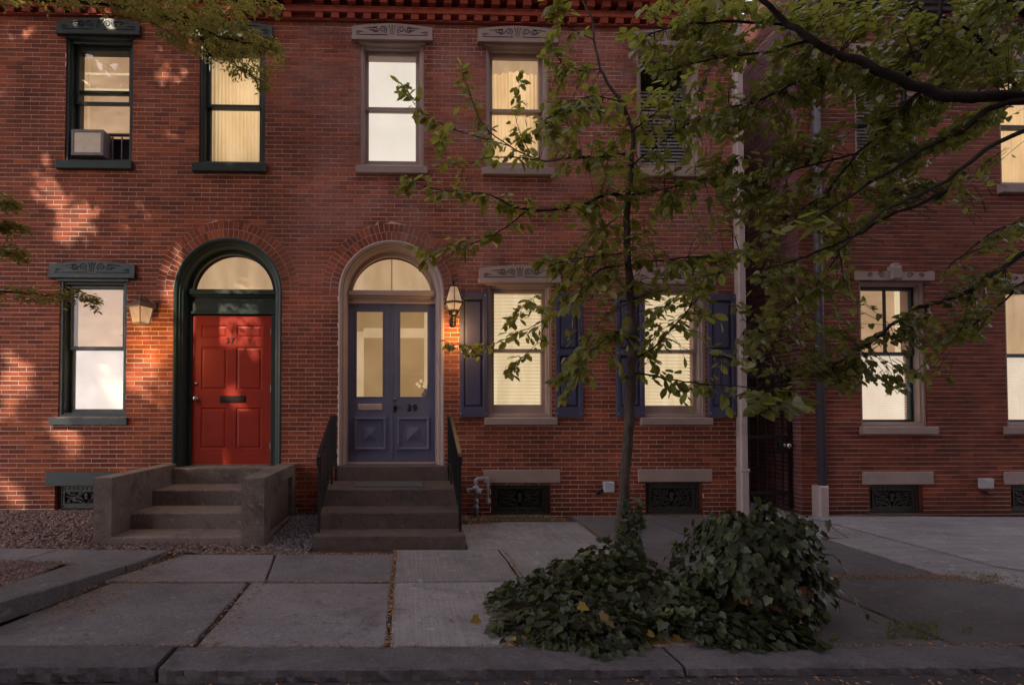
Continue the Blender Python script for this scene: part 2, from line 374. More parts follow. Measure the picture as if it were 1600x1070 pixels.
# ------------------------------------------------------------------ ground
def gz(x, y): return .03-.009*x+.016*y
KB, KF = -3.868, -4.135                       # back and front of the kerb
ZST = -.100
MB().add([(-90, -90, ZST), (90, -90, ZST), (90, KF+.05, ZST), (-90, KF+.05, ZST)], [(0, 1, 2, 3)]).build('street', M['asphalt'], kind='structure')
MB().add([(-90, KF+.05, -.2), (90, KF+.05, -.2), (90, 90, -.2), (-90, 90, -.2)], [(0, 1, 2, 3)]).build('terrain', M['soil'], kind='structure')
pave = MB()
xs = np.linspace(-12, 14, 40); ys = np.linspace(KB-.01, .3, 14)
pv = [(x, y, gz(x, y)-.028) for y in ys for x in xs]
pf = [(j*40+i, j*40+i+1, (j+1)*40+i+1, (j+1)*40+i) for j in range(13) for i in range(39)]
pave.add(pv, pf)
pavement = pave.build('pavement', M['soil'], kind='structure')
def slab(pts, mat='slab', lift=0.0, tilt=(0, 0), name='paving_slab', label=None, th=.09, zfun=None):
    cx = sum(p[0] for p in pts)/len(pts); cy = sum(p[1] for p in pts)/len(pts)
    a = sum(pts[i][0]*pts[(i+1) % len(pts)][1]-pts[(i+1) % len(pts)][0]*pts[i][1] for i in range(len(pts)))
    if a < 0: pts = pts[::-1]
    zt = zfun or (lambda x, y: gz(x, y)+lift+tilt[0]*(x-cx)+tilt[1]*(y-cy))
    # jitter the edges a little so that they read as worn stone
    P = []
    for i in range(len(pts)):
        p, q = pts[i], pts[(i+1) % len(pts)]; L = math.hypot(q[0]-p[0], q[1]-p[1]); k = max(1, int(L/.16))
        for j in range(k):
            t = j/k; w = .006 if j else .003
            P.append((p[0]+(q[0]-p[0])*t+random.uniform(-w, w), p[1]+(q[1]-p[1])*t+random.uniform(-w, w)))
    return MB().slab(P, zt, th, 0).build(name, M[mat], pavement, label=label)
g = .012
FY = -1.93                                     # far edge of the main slab rows
slab([(-2.06, FY), (-1.215, FY), (-1.11, -2.70), (-2.40, -2.70)], 'slab', .002, (0, .003))
slab([(-1.19, FY), (-.085, FY), (-.093, -2.70), (-1.085, -2.70)], 'slab', .004, (.003, 0))
slab([(-2.30, -2.73), (-1.235, -2.73), (-1.24, KB+.015), (-2.62, KB+.015)], 'slab', .003, (0, -.006))
slab([(-1.20, -2.73), (-.095, -2.73), (-.10, KB+.015), (-1.205, KB+.015)], 'slab', -.002, (-.004, .003))
slab([(-.055, -1.72), (.955, -1.72), (.975, -2.655), (-.062, -2.70)], 'slab_pale', 0, (0, -.004))
slab([(-.062, -2.725), (.977, -2.68), (1.9, -2.62), (1.9, KB+.015), (-.07, KB+.015)], 'slab_pale', -.001, (0, .003))
slab([(.66, -.62), (1.27, -.42), (2.20, -.405), (2.135, -1.79), (1.95, -2.59), (1.00, -2.65), (.975, -1.70), (.66, -1.70)], 'slab_pale', 0)
slab([(2.23, -.06), (3.1, -.05), (3.3, -2.50), (2.0, -2.57), (2.165, -1.79)], 'slab_dark', .002)
slab([(3.125, -.05), (4.60, -.05), (4.66, -1.05), (4.62, -2.50), (3.325, -2.50)], 'slab_dark', 0, (.002, 0))
slab([(4.63, -.05), (5.37, -.05), (5.36, -.42), (4.95, -1.22), (4.68, -1.05)], 'drive', .004)
slab([(5.41, -.05), (11.5, -.05), (11.5, -6.2*.0-3.8), (6.6, -3.8), (5.44, -2.25), (5.39, -.42)], 'drive', .018, (0, 0), 'concrete_drive')
slab([(5.36, -.46), (5.42, -2.28), (6.5, -3.78), (6.0, KB+.015), (4.92, -2.72), (4.68, -2.50), (4.70, -1.25), (4.97, -1.2)], 'drive', .004, (0, 0), 'concrete_drive')
slab([(1.93, -2.63), (3.30, -2.57), (3.36, KB+.015), (1.93, KB+.015)], 'slab_dark', -.002)
slab([(3.34, -2.58), (4.66, -2.53), (4.90, -2.76), (5.95, KB+.015), (3.39, KB+.015)], 'slab_dark', .001, (.004, .003))
# gap paving in front of the brown stoop, left yard strip
slab([(-1.9, -1.62), (-.95, -1.70), (-.95, -1.90), (-2.02, -1.90)], 'slab_dark', -.02)
# slabs lifted by the roots of the tree on the left
def heave(x, y): return gz(x, y)+.012+.135*max(0, min(1, (-1.80-y)/1.75))**1.2
slab([(-3.30, -1.80), (-2.245, -1.82), (-2.33, -2.44), (-3.35, -2.38)], 'slab', zfun=heave, th=.12, label='lifted dark slab whose right edge stands proud')
slab([(-5.2, -1.74), (-3.32, -1.79), (-3.37, -2.37), (-5.2, -2.33)], 'slab', zfun=heave, th=.12)
slab([(-2.83, -2.44), (-2.335, -2.465), (-2.60, -3.78), (-2.86, -3.78)], 'slab', zfun=heave, th=.13, label='narrow lifted slab beside the tree pit with a broken edge')
slab([(-2.88, -3.30), (-2.88, -3.80), (-5.2, -3.80), (-5.2, -3.26)], 'slab', zfun=heave, th=.12)
for x in (-6.9, -8.6): slab([(x, -1.75), (x+1.65, -1.75), (x+1.65, KB+.02), (x, KB+.02)], 'slab')
for x in (7.0, 9.2): slab([(x, -3.82), (x+2.1, -3.82), (x+2.1, KB+.01), (x, KB+.01)], 'slab_dark')
# kerb stones
kerb = MB().box(-14, 14, KF+.02, KB-.01, -.25, -.10).build('kerb', M['soil'], kind='structure')
kx = [-9.0, -6.4, -3.9, -1.315, 1.55, 3.75, 6.3, 9.4]
for i in range(len(kx)-1):
    a, b = kx[i]+.012, kx[i+1]-.012; k_ = MB(); n = max(2, int((b-a)/.045)); rows = []
    lift = random.uniform(-.004, .006)+(.012 if i == 2 else 0)
    for j in range(n+1):
        x = a+(b-a)*j/n; z = gz(x, KB)+lift; w = lambda s_: random.uniform(-s_, s_); yf = KF+(0.02 if i == 2 else 0)
        rows.append([(x, KB, z-.2), (x, KB-.004, z), (x, yf+.020, z-.003+w(.003)), (x, yf+.004+w(.006), z-.012+w(.004)), (x, yf+w(.013), z-.045), (x, yf+.004+w(.013), z-.075), (x, yf+.02, z-.25)])
    vv = [p for r in rows for p in r]; ff = [(j*7+q, (j+1)*7+q, (j+1)*7+q+1, j*7+q+1) for j in range(n) for q in range(6)]
    ff += [tuple(range(7)), tuple(n*7+q for q in range(6, -1, -1))]
    k_.add(vv, ff).build('kerb_stone', M['kerb'], kerb)

# chips, gravel and litter: loose real pieces, far too many to count
def chips(name, mat, spots, n, size, flat=.35, zoff=.004, zf=gz):
    mb = MB(); tot = sum(s_[4] for s_ in spots)
    for x0, x1, y0, y1, w in spots:
        for _ in range(int(n*w/tot)):
            x = random.uniform(x0, x1); y = random.uniform(y0, y1); z = zf(x, y)+zoff
            L = size*random.uniform(.5, 1.5); W = L*random.uniform(.3, .7); H = L*flat
            a = random.uniform(0, 6.28); t1 = random.uniform(-.6, .6); c, s_ = math.cos(a), math.sin(a)
            pts = [(-L/2, -W/2, 0), (L/2, -W/2*.6, 0), (L/2*.8, W/2, 0), (-L/2*.7, W/2, 0), (0, 0, H)]
            q = [(x+px*c-py*s_, y+px*s_+py*c, z+pz+px*t1*.5+.002) for px, py, pz in pts]
            mb.add(q, [(0, 1, 4), (1, 2, 4), (2, 3, 4), (3, 0, 4)], random.random())
    return mb.build(name, M[mat], kind='stuff')
def bedz(x, y): return gz(x, y)-.010+.035*max(0, min(1, (y+1.8)/1.6))
MB().add([(-7.5, -1.78, gz(-7.5, -1.78)-.012), (-2.9, -1.78, gz(-2.9, -1.78)-.012), (-2.9, 0, bedz(-2.9, 0)), (-7.5, 0, bedz(-7.5, 0))], [(0, 1, 2, 3)]).build('planting_bed', M['soil'], kind='structure')
tag(chips('wood_mulch', 'mulch', [(-5.6, -3.12, -1.78, -.01, 8), (-3.5, -2.84, -3.24, -2.42, 2.2), (-3.3, -1.3, -1.86, -1.56, 1.0)], 9000, .035, zf=lambda x, y: bedz(x, y) if y > -1.9 else gz(x, y)+.07), 'brown wood mulch over the bed left of the concrete stoop and in the tree pit', 'mulch')
tag(chips('grey_gravel', 'gravel', [(-1.40, -.92, -1.84, -.02, 3)], 2600, .026, .5, .0, lambda x, y: gz(x, y)-.012), 'grey gravel in the gap between the concrete stoop and the dark stone stoop', 'gravel')
LIT = [(-1.9, -.1, -1.95, -1.86, 3), (-.10, -.055, KB, -1.75, 2.4), (-2.2, -.1, -2.735, -2.70, 1.6), (-1.24, -1.08, KB, -2.7, 1), (-2.5, 6, KB-.02, KB+.03, 3.2), (.66, 2.1, -.40, -.02, 4.2), (.66, 1.1, -.9, -.3, 1.4),
       (2.2, 4.6, -.09, -.01, 1.6), (3.3, 4.85, -2.60, -2.52, 4), (4.6, 5.2, -2.8, -2.4, 1.2), (-.8, .6, -.34, -.10, .0), (-3, 6, KF-.35, KF-.02, 7), (.98, 1.02, -2.65, -1.7, .7), (2.13, 2.24, -1.9, -.5, .9), (-2.55, -2.05, -3.4, -1.9, 4.5), (4.9, 5.5, -1.4, -.5, .7), (-2.5, 5.5, -3.85, -1.9, 1.4), (5.3, 8.5, -.12, -.02, .8)]
tag(chips('leaf_litter', 'litter', LIT, 7000, .017, .25, .003, lambda x, y: gz(x, y) if y > KF else ZST), 'orange brown leaf litter lying in the paving joints and along the gutter', 'litter')
tag(chips('step_debris', 'litter', [(-2.9, -1.7, -1.2, -1.17, 1), (-2.9, -1.7, -.72, -.68, 1), (-2.6, -1.7, -.18, -.11, .6)], 0, .014), 'x', 'litter') if False else None

# ------------------------------------------------------------------ houses
BH, BL, JT = .0594, .2127, .0075
class Open:
    """an opening in the wall: rectangle, or arch with springing height zs"""
    def __init__(s, x0, x1, z0, z1=None, zs=None): s.x0, s.x1, s.z0, s.z1, s.zs = x0, x1, z0, z1, zs; s.r = (x1-x0)/2; s.xc = (x0+x1)/2
    def half(s, z):
        if z <= s.zs: return s.r
        d = s.r**2-(z-s.zs)**2; return math.sqrt(d) if d > 0 else 0
    def cut(s, za, zb):
        zm = (za+zb)/2
        if s.zs is None:
            if s.z0-BH*.5 < zm < s.z1+BH*.5 and min(zb, s.z1)-max(za, s.z0) > BH*.45: return (s.x0, s.x1, s.x0, s.x1)
            return None
        if zm < s.z0: return None
        a, b = s.half(za), s.half(zb)
        if a <= .02: return None
        return (s.xc-a, s.xc+a, s.xc-b, s.xc+b)        # left/right at za, left/right at zb
def full_brick(jv):
    return MB().cbox(0, BL-jv, 0, .07, 0, BH-JT, .0015)
def brick_wall(house, x0, x1, z0, z1, opens, mat, near, n_single=300, seed=1, jv=.0055):
    R_ = random.Random(seed); mb = MB(); mort = MB(); singles = []; nc = int(round((z1-z0)/BH))
    for i in range(nc):
        za = z0+i*BH; zb = za+BH
        cuts = sorted(c for c in (o.cut(za, zb) for o in opens) if c)
        segs = []; xa = (x0, x0)
        for c in cuts: segs.append((xa[0], c[0], xa[1], c[2])); xa = (c[1], c[3])
        segs.append((xa[0], x1, xa[1], x1))
        ph = ((i % 2)*.5+R_.uniform(-.04, .04))*BL
        for sa, sb, ta, tb in segs:               # at za: sa..sb; at zb: ta..tb
            if max(sb, tb)-min(sa, ta) < .02: continue
            mort.add([(sa, .0026, za), (sb, .0026, za), (tb, .0026, zb), (ta, .0026, zb)], [(0, 1, 2, 3)])
            lo, hi = min(sa, ta), max(sb, tb); k = math.floor((lo-ph)/BL)
            while ph+k*BL < hi:
                a = ph+k*BL; b = a+BL-jv; k += 1
                la, lb = (max(a, sa), max(a, ta)); ra, rb = (min(b, sb), min(b, tb))
                if ra-la < .012 and rb-lb < .012: continue
                y = R_.uniform(-.0022, .0006); dz = R_.uniform(-.0008, .0008)
                if la == a == lb and ra == b == rb:
                    singles.append((a, y, za+JT/2+dz)); continue
                ra, rb = max(ra, la+.004), max(rb, lb+.004)
                zl, zh = za+JT/2+dz, zb-JT/2+dz
                mb.add([(la, y, zl), (ra, y, zl), (rb, y, zh), (lb, y, zh), (la, .07, zl), (ra, .07, zl), (rb, .07, zh), (lb, .07, zh)],
                       [(0, 1, 2, 3), (4, 5, 1, 0), (5, 6, 2, 1), (6, 7, 3, 2), (7, 4, 0, 3)], R_.random())
    singles.sort(key=lambda p: (p[0]+.1-near[0])**2+(p[2]-near[1])**2)
    base = full_brick(jv); me = base.mesh('brick', mat)
    for p in singles[:n_single]:
        link('brick', me, house, loc=p)
    for p in singles[n_single:]:
        mb.add([(v[0]+p[0], v[1]+p[1], v[2]+p[2]) for v in base.v], base.f[:-1], R_.random())
    mb.build('brickwork', mat, house, kind='stuff'); mort.build('mortar', M['mortar_c' if house is H41 else 'mortar'], house)

H37 = thing('brick_row_house', 'left orange brown brick row house with dark green trim and red arched door', 'house', (-3.5, 0, 0), 'brick row houses')
H39 = thing('brick_row_house', 'middle violet red brick row house with taupe trim, navy shutters and blue double door', 'house', (1.6, 0, 0), 'brick row houses')
H41 = thing('brick_row_house', 'right dark red brick row house beyond the alley gate, partly behind tree branches', 'house', (8.0, 0, 0), 'brick row houses')
XL, XP, XR, X4, XE = -7.6, -1.225, 4.59, 5.378, 11.0

def rect_open(xc, w, z0, z1): return Open(xc-w/2, xc+w/2, z0, z1)
W37 = [(-4.01, .875, 4.665, 6.335), (-2.266, .865, 4.655, 6.325), (-4.05, .870, 1.305, 3.115), (-6.5, .87, 4.66, 6.33)]
W39 = [(-.142, .856, 4.64, 6.33), (1.545, .850, 4.64, 6.33), (3.603, .862, 4.635, 6.325), (1.564, .860, 1.305, 3.095), (3.642, .872, 1.305, 3.09)]
W41 = [(6.64, .90, 4.535, 6.235), (8.69, .92, 4.50, 6.235), (6.665, .92, 1.185, 3.165), (8.70, .92, 1.185, 3.13), (10.4, .5, 1.185, 3.13)]
A37 = Open(-2.304-.71, -2.304+.71, .66, zs=2.972); A39 = Open(-.1475-.702, -.1475+.702, .66, zs=2.962)
RW = .225
def ring_open(a): return Open(a.xc-a.r-RW, a.xc+a.r+RW, a.zs-.012, zs=a.zs)
V37 = [Open(-4.51, -3.77, .08, .42)]; V39 = [Open(1.173, 1.972, .0, .44), Open(3.244, 4.017, .0, .445)]; V41 = [Open(6.30, 7.045, .0, .405), Open(8.265, 9.03, .0, .40)]
ops37 = [rect_open(*w) for w in W37]+[A37, ring_open(A37)]+V37
ops39 = [rect_open(*w) for w in W39]+[A39, ring_open(A39)]+V39
ops41 = [rect_open(*w) for w in W41]+V41
def merge_cut(ops):
    # the ring opening covers the door arch above the springing, so drop overlaps
    class Both:
        def __init__(s, a, r): s.a, s.r = a, r
        def cut(s, za, zb):
            c = s.r.cut(za, zb); return c if c else s.a.cut(za, zb)
    out = []; i = 0
    while i < len(ops):
        if ops[i].zs is not None: out.append(Both(ops[i], ops[i+1])); i += 2
        else: out.append(ops[i]); i += 1
    return out
brick_wall(H37, XL, XP, -.12, 6.60, merge_cut(ops37), M['brick_a'], (-2.9, 1.5), seed=3)
brick_wall(H39, XP, XR, -.12, 6.60, merge_cut(ops39), M['brick_b'], (.4, 1.5), seed=4)
brick_wall(H41, X4, XE, -.12, 6.90, merge_cut(ops41), M['brick_c'], (5.9, 1.5), seed=5, jv=.0032)

def arch_ring(house, a, mat):
    """two rings of header bricks standing on edge round the door arch: each its own part"""
    mort = MB().arch(a.xc, a.zs-.01, a.zs, [(a.r, .0028), (a.r+RW+.05, .0028)], 40); mort.build('arch_mortar', M['mortar'], house)
    rj = .0035
    for row in range(2):
        r0 = a.r+row*RW/2+rj; r1 = a.r+(row+1)*RW/2-rj; n = int(round(math.pi*(r0+r1)/2/.0665))
        for i in range(n):
            t0 = math.pi*i/n+rj/r0; t1 = math.pi*(i+1)/n-rj/r0; y = random.uniform(-.0022, .0006)
            P = lambda r, t: (a.xc-r*math.cos(t), a.zs+r*math.sin(t))
            q = [P(r0, t0), P(r1, t0), P(r1, t1), P(r0, t1)]
            MB().prism(q, y, .07).build('arch_brick', mat, house)
arch_ring(H37, A37, M['brick_a']); arch_ring(H39, A39, M['brick_b'])

# house bodies: side walls, back, roof and closing pieces
for H_, x0, x1, zt, ztop in ((H37, XL, XP, 7.55, 6.6), (H39, XP+.002, XR, 7.55, 6.6), (H41, X4, XE, 7.6, 6.9)):
    b = MB().box(x0, x1, .42, 9, -.15, zt-.05); b.build('rear_walls', M['body'], H_)
    e = MB(); e.box(x0, x0+.05, .07, .42, -.15, ztop); e.box(x1-.05, x1, .07, .42, -.15, ztop); e.box(x0, x1, .0, .42, ztop, zt-.05); e.build('wall_end', M['body'], H_)
    MB().box(x0-.0, x1+.0, -.02, 9.1, zt-.047, zt+.06).build('roof', M['asphalt'], H_)

def cornice(H_, x0, x1, mat):
    c = MB()
    c.box(x0, x1, -.045, .05, 6.603, 6.612)
    c.cbox(x0, x1, -.070, .02, 6.690, 6.752, .004); c.cbox(x0, x1, -.066, .02, 6.756, 6.781, .003)
    c.cbox(x0, x1, -.135, .02, 6.868, 6.930, .004); c.cbox(x0, x1, -.160, .02, 6.934, 6.99, .004)
    o = c.build('cornice', mat, H_)
    MB().box(x0, x1, .005, .05, 6.60, 7.0).build('cornice_backing', mat, H_)
    MB().cbox(x0, x1, -.34, .02, 7.06, 7.22, .03).cbox(x0, x1, -.24, .02, 6.99, 7.06, .02).build('eaves_board', M['green'] if H_ is H37 else M['tan'], H_)
    base = MB().cbox(0, .103, -.062, .03, 0, .074, .003); me1 = base.mesh('dentil', mat)
    base = MB().cbox(0, .103, -.128, .03, 0, .080, .003); me2 = base.mesh('dentil', mat)
    n = int((x1-x0)/.2127)
    for i in range(n):
        x = x0+.06+i*.2127
        link('dentil', me1, o, loc=(x, random.uniform(-.003, .003), 6.6135)); link('dentil', me2, o, loc=(x+.01, random.uniform(-.003, .003), 6.785))
cornice(H37, XL, XP, M['brick_cornice']); cornice(H39, XP, XR, M['brick_cornice'])
# right house: plain banded cornice with boxed eaves
c = MB()
for k, (z, y) in enumerate(((6.9, .04), (6.97, .07), (7.04, .12), (7.12, .2), (7.3, .36))): c.cbox(X4-.0, XE, -y, .02, z, z+(.066 if k < 3 else .15 if k == 3 else .2), .006)
c.build('cornice', M['spoutdark'], H41)

# lintel scrolls: raised tubes with groove shade and dirt in their colour
def spiral(cx, cz, r0, r1, t0, turns, y, n=22, flip=1):
    return [(cx+flip*(r0+(r1-r0)*i/n)*math.cos(t0+turns*6.283*i/n), y, cz+(r0+(r1-r0)*i/n)*math.sin(t0+turns*6.283*i/n)) for i in range(n+1)]
def lintel(H_, xc, w, z0, z1, mat, carve=True, worn=False, label=None):
    h = z1-z0; hw = w/2; mb = MB()
    if not worn:
        top = [(xc+hw, z0+h*.80)]+[(xc+hw*t, z0+h*(.80+.20*(1-abs(t)**1.5))) for t in (.8, .6, .4, .25, .12, 0, -.12, -.25, -.4, -.6, -.8)]+[(xc-hw, z0+h*.80)]
        pts = [(xc-hw, z0+.058), (xc+hw, z0+.058)]+top
        mb.prism(pts, -.045, .02); mb.cbox(xc-hw-.006, xc+hw+.006, -.062, .02, z0, z0+.058, .006)
        mb.box(xc-hw+.09, xc+hw-.09, -.02, .03, z0-.03, z0-.0005)
    else:
        R_ = random.Random(int(xc*100)); n = 26; top = [(xc+hw-w*i/n, z1-R_.uniform(0, .022)) for i in range(n+1)]; bot = [(xc-hw+w*i/n, z0+R_.uniform(0, .004)) for i in range(n+1)]
        mb.prism(bot+top, -.045, .02)
        cr = MB(); cr.cbox(xc-.075, xc+.075, -.075, .0, z0+.01, z1+.06, .02); cr.prism([(xc-.05, z1+.05), (xc+.05, z1+.05), (xc+.03, z1+.10), (xc-.03, z1+.10)], -.065, .0)
    o = mb.build('lintel', mat, H_, label=label)
    if worn: cr.build('keystone', mat, o)
    cm = M['carve_dark'] if mat is M['green'] else M['carve']; y = -.0455; r = .0052; k = MB()
    if worn:
        for s_ in (-1, 1):
            k.tube(spiral(xc+s_*.2, z0+.07, .045, .01, 0, 1.3, y, flip=s_), r*.9, n=5); k.tube(spiral(xc+s_*.36, z0+.07, .035, .01, 3.1, -1.2, y, flip=s_), r*.9, n=5)
        k.build('carving', M['carve'], o); return
    if not carve: return
    for s_ in (-1, 1):
        X = lambda d: xc+s_*d
        k.tube(spiral(X(.118), z0+.150, .052, .010, -2.0 if s_ > 0 else -2.0, -1.45, y, flip=-s_*-1), r, n=5)
        k.tube([(X(.06), y, z0+.076), (X(.10), y, z0+.078), (X(.25), y, z0+.077), (X(.47), y, z0+.075)], r*.9, n=5)
        k.tube([(X(.168), y, z0+.165), (X(.178), y, z0+.135), (X(.20), y, z0+.115), (X(.225), y, z0+.112), (X(.248), y, z0+.130)], r, n=5)
        k.tube(spiral(X(.222), z0+.146, .036, .010, -1.2, 1.15, y, flip=s_), r, n=5)
        k.tube([(X(.20), y, z0+.180), (X(.26), y, z0+.175), (X(.32), y, z0+.168), (X(.385), y, z0+.160)], [r*1.3, r*1.1, r*.9, r*.4], n=5)
        k.tube([(X(.255), y, z0+.132), (X(.29), y, z0+.142), (X(.31), y, z0+.145)], [r*1.3, r, r*.3], n=5)
        k.tube([(X(.47), y, z0+.075), (X(.472), y, z0+.10), (X(.474), y, z0+.128)], r*.8, n=5)
        k.tube(spiral(X(.443), z0+.108, .020, .006, .6, 1.1, y, 12, s_), r*.8, n=5)
        k.tube([(X(.425), y, z0+.120), (X(.40), y, z0+.112), (X(.375), y, z0+.110)], [r, r*.8, r*.3], n=5)
        k.tube([(X(.022), y, z0+.085), (X(.024), y, z0+.15), (X(.034), y, z0+.185), (X(.043), y, z0+.20)], [r*.6, r*.8, r*.9, r*1.4], n=5)
    k.tube([(xc, y, z0+.07), (xc, y, z0+.15), (xc, y, z0+.205)], [r*.5, r*.8, r*1.5], n=5)
    k.build('carving', cm, o)

def sill(H_, xc, w, z0, z1, mat, rough=False):
    mb = MB()
    if rough:
        R_ = random.Random(5); n = 24; P = [(xc-w/2+w*i/n, z0+R_.uniform(0, .01)) for i in range(n+1)]+[(xc+w/2-w*i/n, z1-R_.uniform(0, .012)) for i in range(n+1)]
        mb.prism(P, -.06, .06)
    else: mb.cbox(xc-w/2, xc+w/2, -.065, .12, z0, z1, .007)
    return mb.build('sill', mat, H_)

def pane(win, x0, x1, z0, z1, y): MB().box(x0, x1, y, y+.005, z0, z1).build('pane', M['glass'], win)
def curtain(win, x0, x1, z0, z1, y=.262, fold=.055, amp=.014, seed=0):
    R_ = random.Random(seed); n = int((x1-x0)/fold*6); rows = 5; mb = MB(); vv = []
    ph = [R_.uniform(.7, 1.35) for _ in range(n+1)]; acc = np.cumsum(ph)
    for j in range(rows+1):
        for i in range(n+1):
            vv.append((x0+(x1-x0)*i/n, y+amp*math.sin(acc[i]*1.05+.15*j)*(.7+.3*math.sin(i*.13+j)), z0+(z1-z0)*j/rows))
    k = n+1; mb.add(vv, [(j*k+i, j*k+i+1, (j+1)*k+i+1, (j+1)*k+i) for j in range(rows) for i in range(n)])
    return mb.build('curtain', M['cloth'], win, True)
def blind(win, x0, x1, z0, z1, y, mat, pitch=.048):
    mb = MB(); n = int((z1-z0)/pitch)
    for i in range(n):
        z = z0+i*pitch; mb.add([(x0, y, z), (x1, y, z), (x1, y+.022, z+pitch*.80), (x0, y+.022, z+pitch*.80), (x0, y+.003, z-.002), (x1, y+.003, z-.002), (x1, y+.025, z+pitch*.78), (x0, y+.025, z+pitch*.78)],
               [(0, 1, 2, 3), (7, 6, 5, 4), (0, 4, 5, 1), (3, 2, 6, 7), (0, 3, 7, 4), (1, 5, 6, 2)])
    for xx in (x0+(x1-x0)*.5, x0+(x1-x0)*.12): mb.box(xx-.003, xx+.003, y-.003, y, z0, z1)
    return mb.build('blind', mat, win)
def window(H_, spec, trim, sashm, glow, low='shade', bot=.095, mull=False, name='window', glow2=None, open_=0.0, stile=.044):
    xc, w, z0, z1 = spec; x0, x1 = xc-w/2, xc+w/2
    fr = MB().rects(x0, x1, z0, z1, [(0, .13), (0, .016), (.034, .016), (.040, .040), (.060, .044), (.064, .175), (.064, .40)])
    win = fr.build('window', trim, H_)
    a, b = x0+.064, x1-.064; zb = z0+.064; zt = z1-.064; zm = (zb+zt)/2+.01
    su = MB().rects(a, b, zm-.02, zt, [(0, .14), (0, .100), (stile-.006, .100), (stile, .112), (stile, .14)], None).build('sash', sashm, win)
    lb = zb+open_
    dz = zm+.02+(open_*.45 if open_ else 0)
    sl_ = MB().rects(a, b, lb, dz, [(0, .18), (0, .128), (stile-.006, .128), (stile, .140), (stile, .18)], [0, 0, bot-.064-.006, bot-.064, bot-.064]).build('sash', sashm, win)
    if mull: MB().cbox((a+b)/2-.014, (a+b)/2+.014, .1045, .135, zm+.02, zt-.04, .004).build('mullion', sashm, su)
    pane(win, a+stile-.004, b-stile+.004, zm+.01, zt-stile+.004, .122); pane(win, a+stile-.004, b-stile+.004, lb+bot-.07, dz-.03, .150)
    gx0, gx1 = a-.0, b+.0
    if low == 'shade':
        MB().box(gx0, gx1, .30, .306, zb, zt).build('shade', glow, win)
    elif low == 'two':                            # upper part one tone, a lighter shade behind the lower sash
        MB().box(gx0, gx1, .30, .306, zm, zt).build('shade', glow, win); MB().box(gx0, gx1, .27, .276, zb, zm+.01).build('shade', glow2, win)
    elif low == 'blind':
        MB().box(gx0, gx1, .34, .346, zb, zt).build('room_wall', glow2 or glow, win); blind(win, gx0+.01, gx1-.01, zb+.01, zt-.01, .25, glow)
    elif low == 'curtain':
        MB().box(gx0, gx1, .39, .395, zb, zt).build('room_wall', M['glow_room'], win); curtain(win, gx0, gx1, zb, zt, seed=int(abs(xc)*10))
    elif low == 'dark':
        MB().box(gx0, gx1, .34, .346, zb, zt).build('room_wall', M['void'], win); blind(win, gx0+.01, gx1-.01, zb+.01, zb+(zt-zb)*.8, .25, M['dimblind'])
    return win

GD = M['green']
lintel(H37, -4.01, 1.077, 6.335, 6.562, GD); lintel(H37, -2.267, 1.075, 6.325, 6.55, GD); lintel(H37, -4.05, 1.10, 3.115, 3.347, GD); lintel(H37, -6.5, 1.08, 6.33, 6.56, GD)
sill(H37, -4.04, .975, 4.552, 4.664, GD); sill(H37, -2.286, .968, 4.54, 4.652, GD); sill(H37, -4.069, .99, 1.203, 1.302, GD, True); sill(H37, -6.5, .97, 4.55, 4.66, GD)
w_ac = window(H37, W37[0], GD, GD, M['glow_tan'], 'shade', open_=.37, bot=.09)
for z_ in (6.02, 5.80): MB().box(-4.37, -3.65, .285, .298, z_, z_+.022).build('reflection_bar', M['glow_cream'], w_ac)  # glowing bars stand in for sash reflections in this pane
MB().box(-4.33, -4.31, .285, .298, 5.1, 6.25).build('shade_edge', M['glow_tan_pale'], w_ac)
w = window(H37, W37[1], GD, GD, M['glow_tan_pale'], 'curtain')
w = window(H37, W37[2], GD, GD, M['glow_tan'], 'two', glow2=M['glow_greywhite'], bot=.11)
window(H37, W37[3], GD, GD, M['glow_tan'])
TN = M['tan']; TF = M['tan2']
for xc, z in ((-.142, 6.330), (1.545, 6.330), (3.600, 6.325)): lintel(H39, xc, 1.072, z, z+.235, TN); sill(H39, xc-.003, .955, 4.54, 4.638, TN)
for xc, z in ((1.56, 3.093), (3.648, 3.088)): lintel(H39, xc, 1.085, z, z+.243, TN); sill(H39, xc+.008, .965, 1.207, 1.302, TN)
window(H39, W39[0], TF, TF, M['glow_white'], bot=.155)  # white glow also stands in for the sky reflected in this pane
w = window(H39, W39[1], TF, TF, M['glow_white'], 'curtain', bot=.155)
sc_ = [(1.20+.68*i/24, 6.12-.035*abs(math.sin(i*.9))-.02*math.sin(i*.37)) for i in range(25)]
MB().prism(sc_+[(1.88, 6.27), (1.20, 6.27)], .225, .235).build('reflection_strip', M['glow_tan_pale'], w)  # glowing scalloped strip stands in for a house reflected in the pane
window(H39, W39[2], TF, TF, M['glow_white'], 'dark', bot=.155)
window(H39, W39[3], TF, TF, M['glow_cream'], 'blind', bot=.175, glow2=M['glow_tan_pale'])
window(H39, W39[4], TF, TF, M['glow_cream'], 'blind', bot=.165, glow2=M['glow_tan_pale'])
S4 = M['stone41']
lintel(H41, 6.645, 1.04, 6.235, 6.44, S4, worn=True); lintel(H41, 8.69, 1.06, 6.235, 6.44, S4, worn=True); lintel(H41, 6.68, 1.08, 3.165, 3.297, S4, worn=True); lintel(H41, 8.71, 1.08, 3.13, 3.27, S4, worn=True)
sill(H41, 6.66, 1.04, 4.43, 4.533, S4); sill(H41, 8.70, 1.06, 4.377, 4.50, S4); sill(H41, 6.70, 1.04, 1.083, 1.183, S4); sill(H41, 8.73, 1.10, 1.083, 1.183, S4)
window(H41, W41[0], M['tan2'], M['green'], M['glow_white'], 'dark')
window(H41, W41[1], M['tan2'], M['green'], M['glow_tan_pale'], 'curtain')
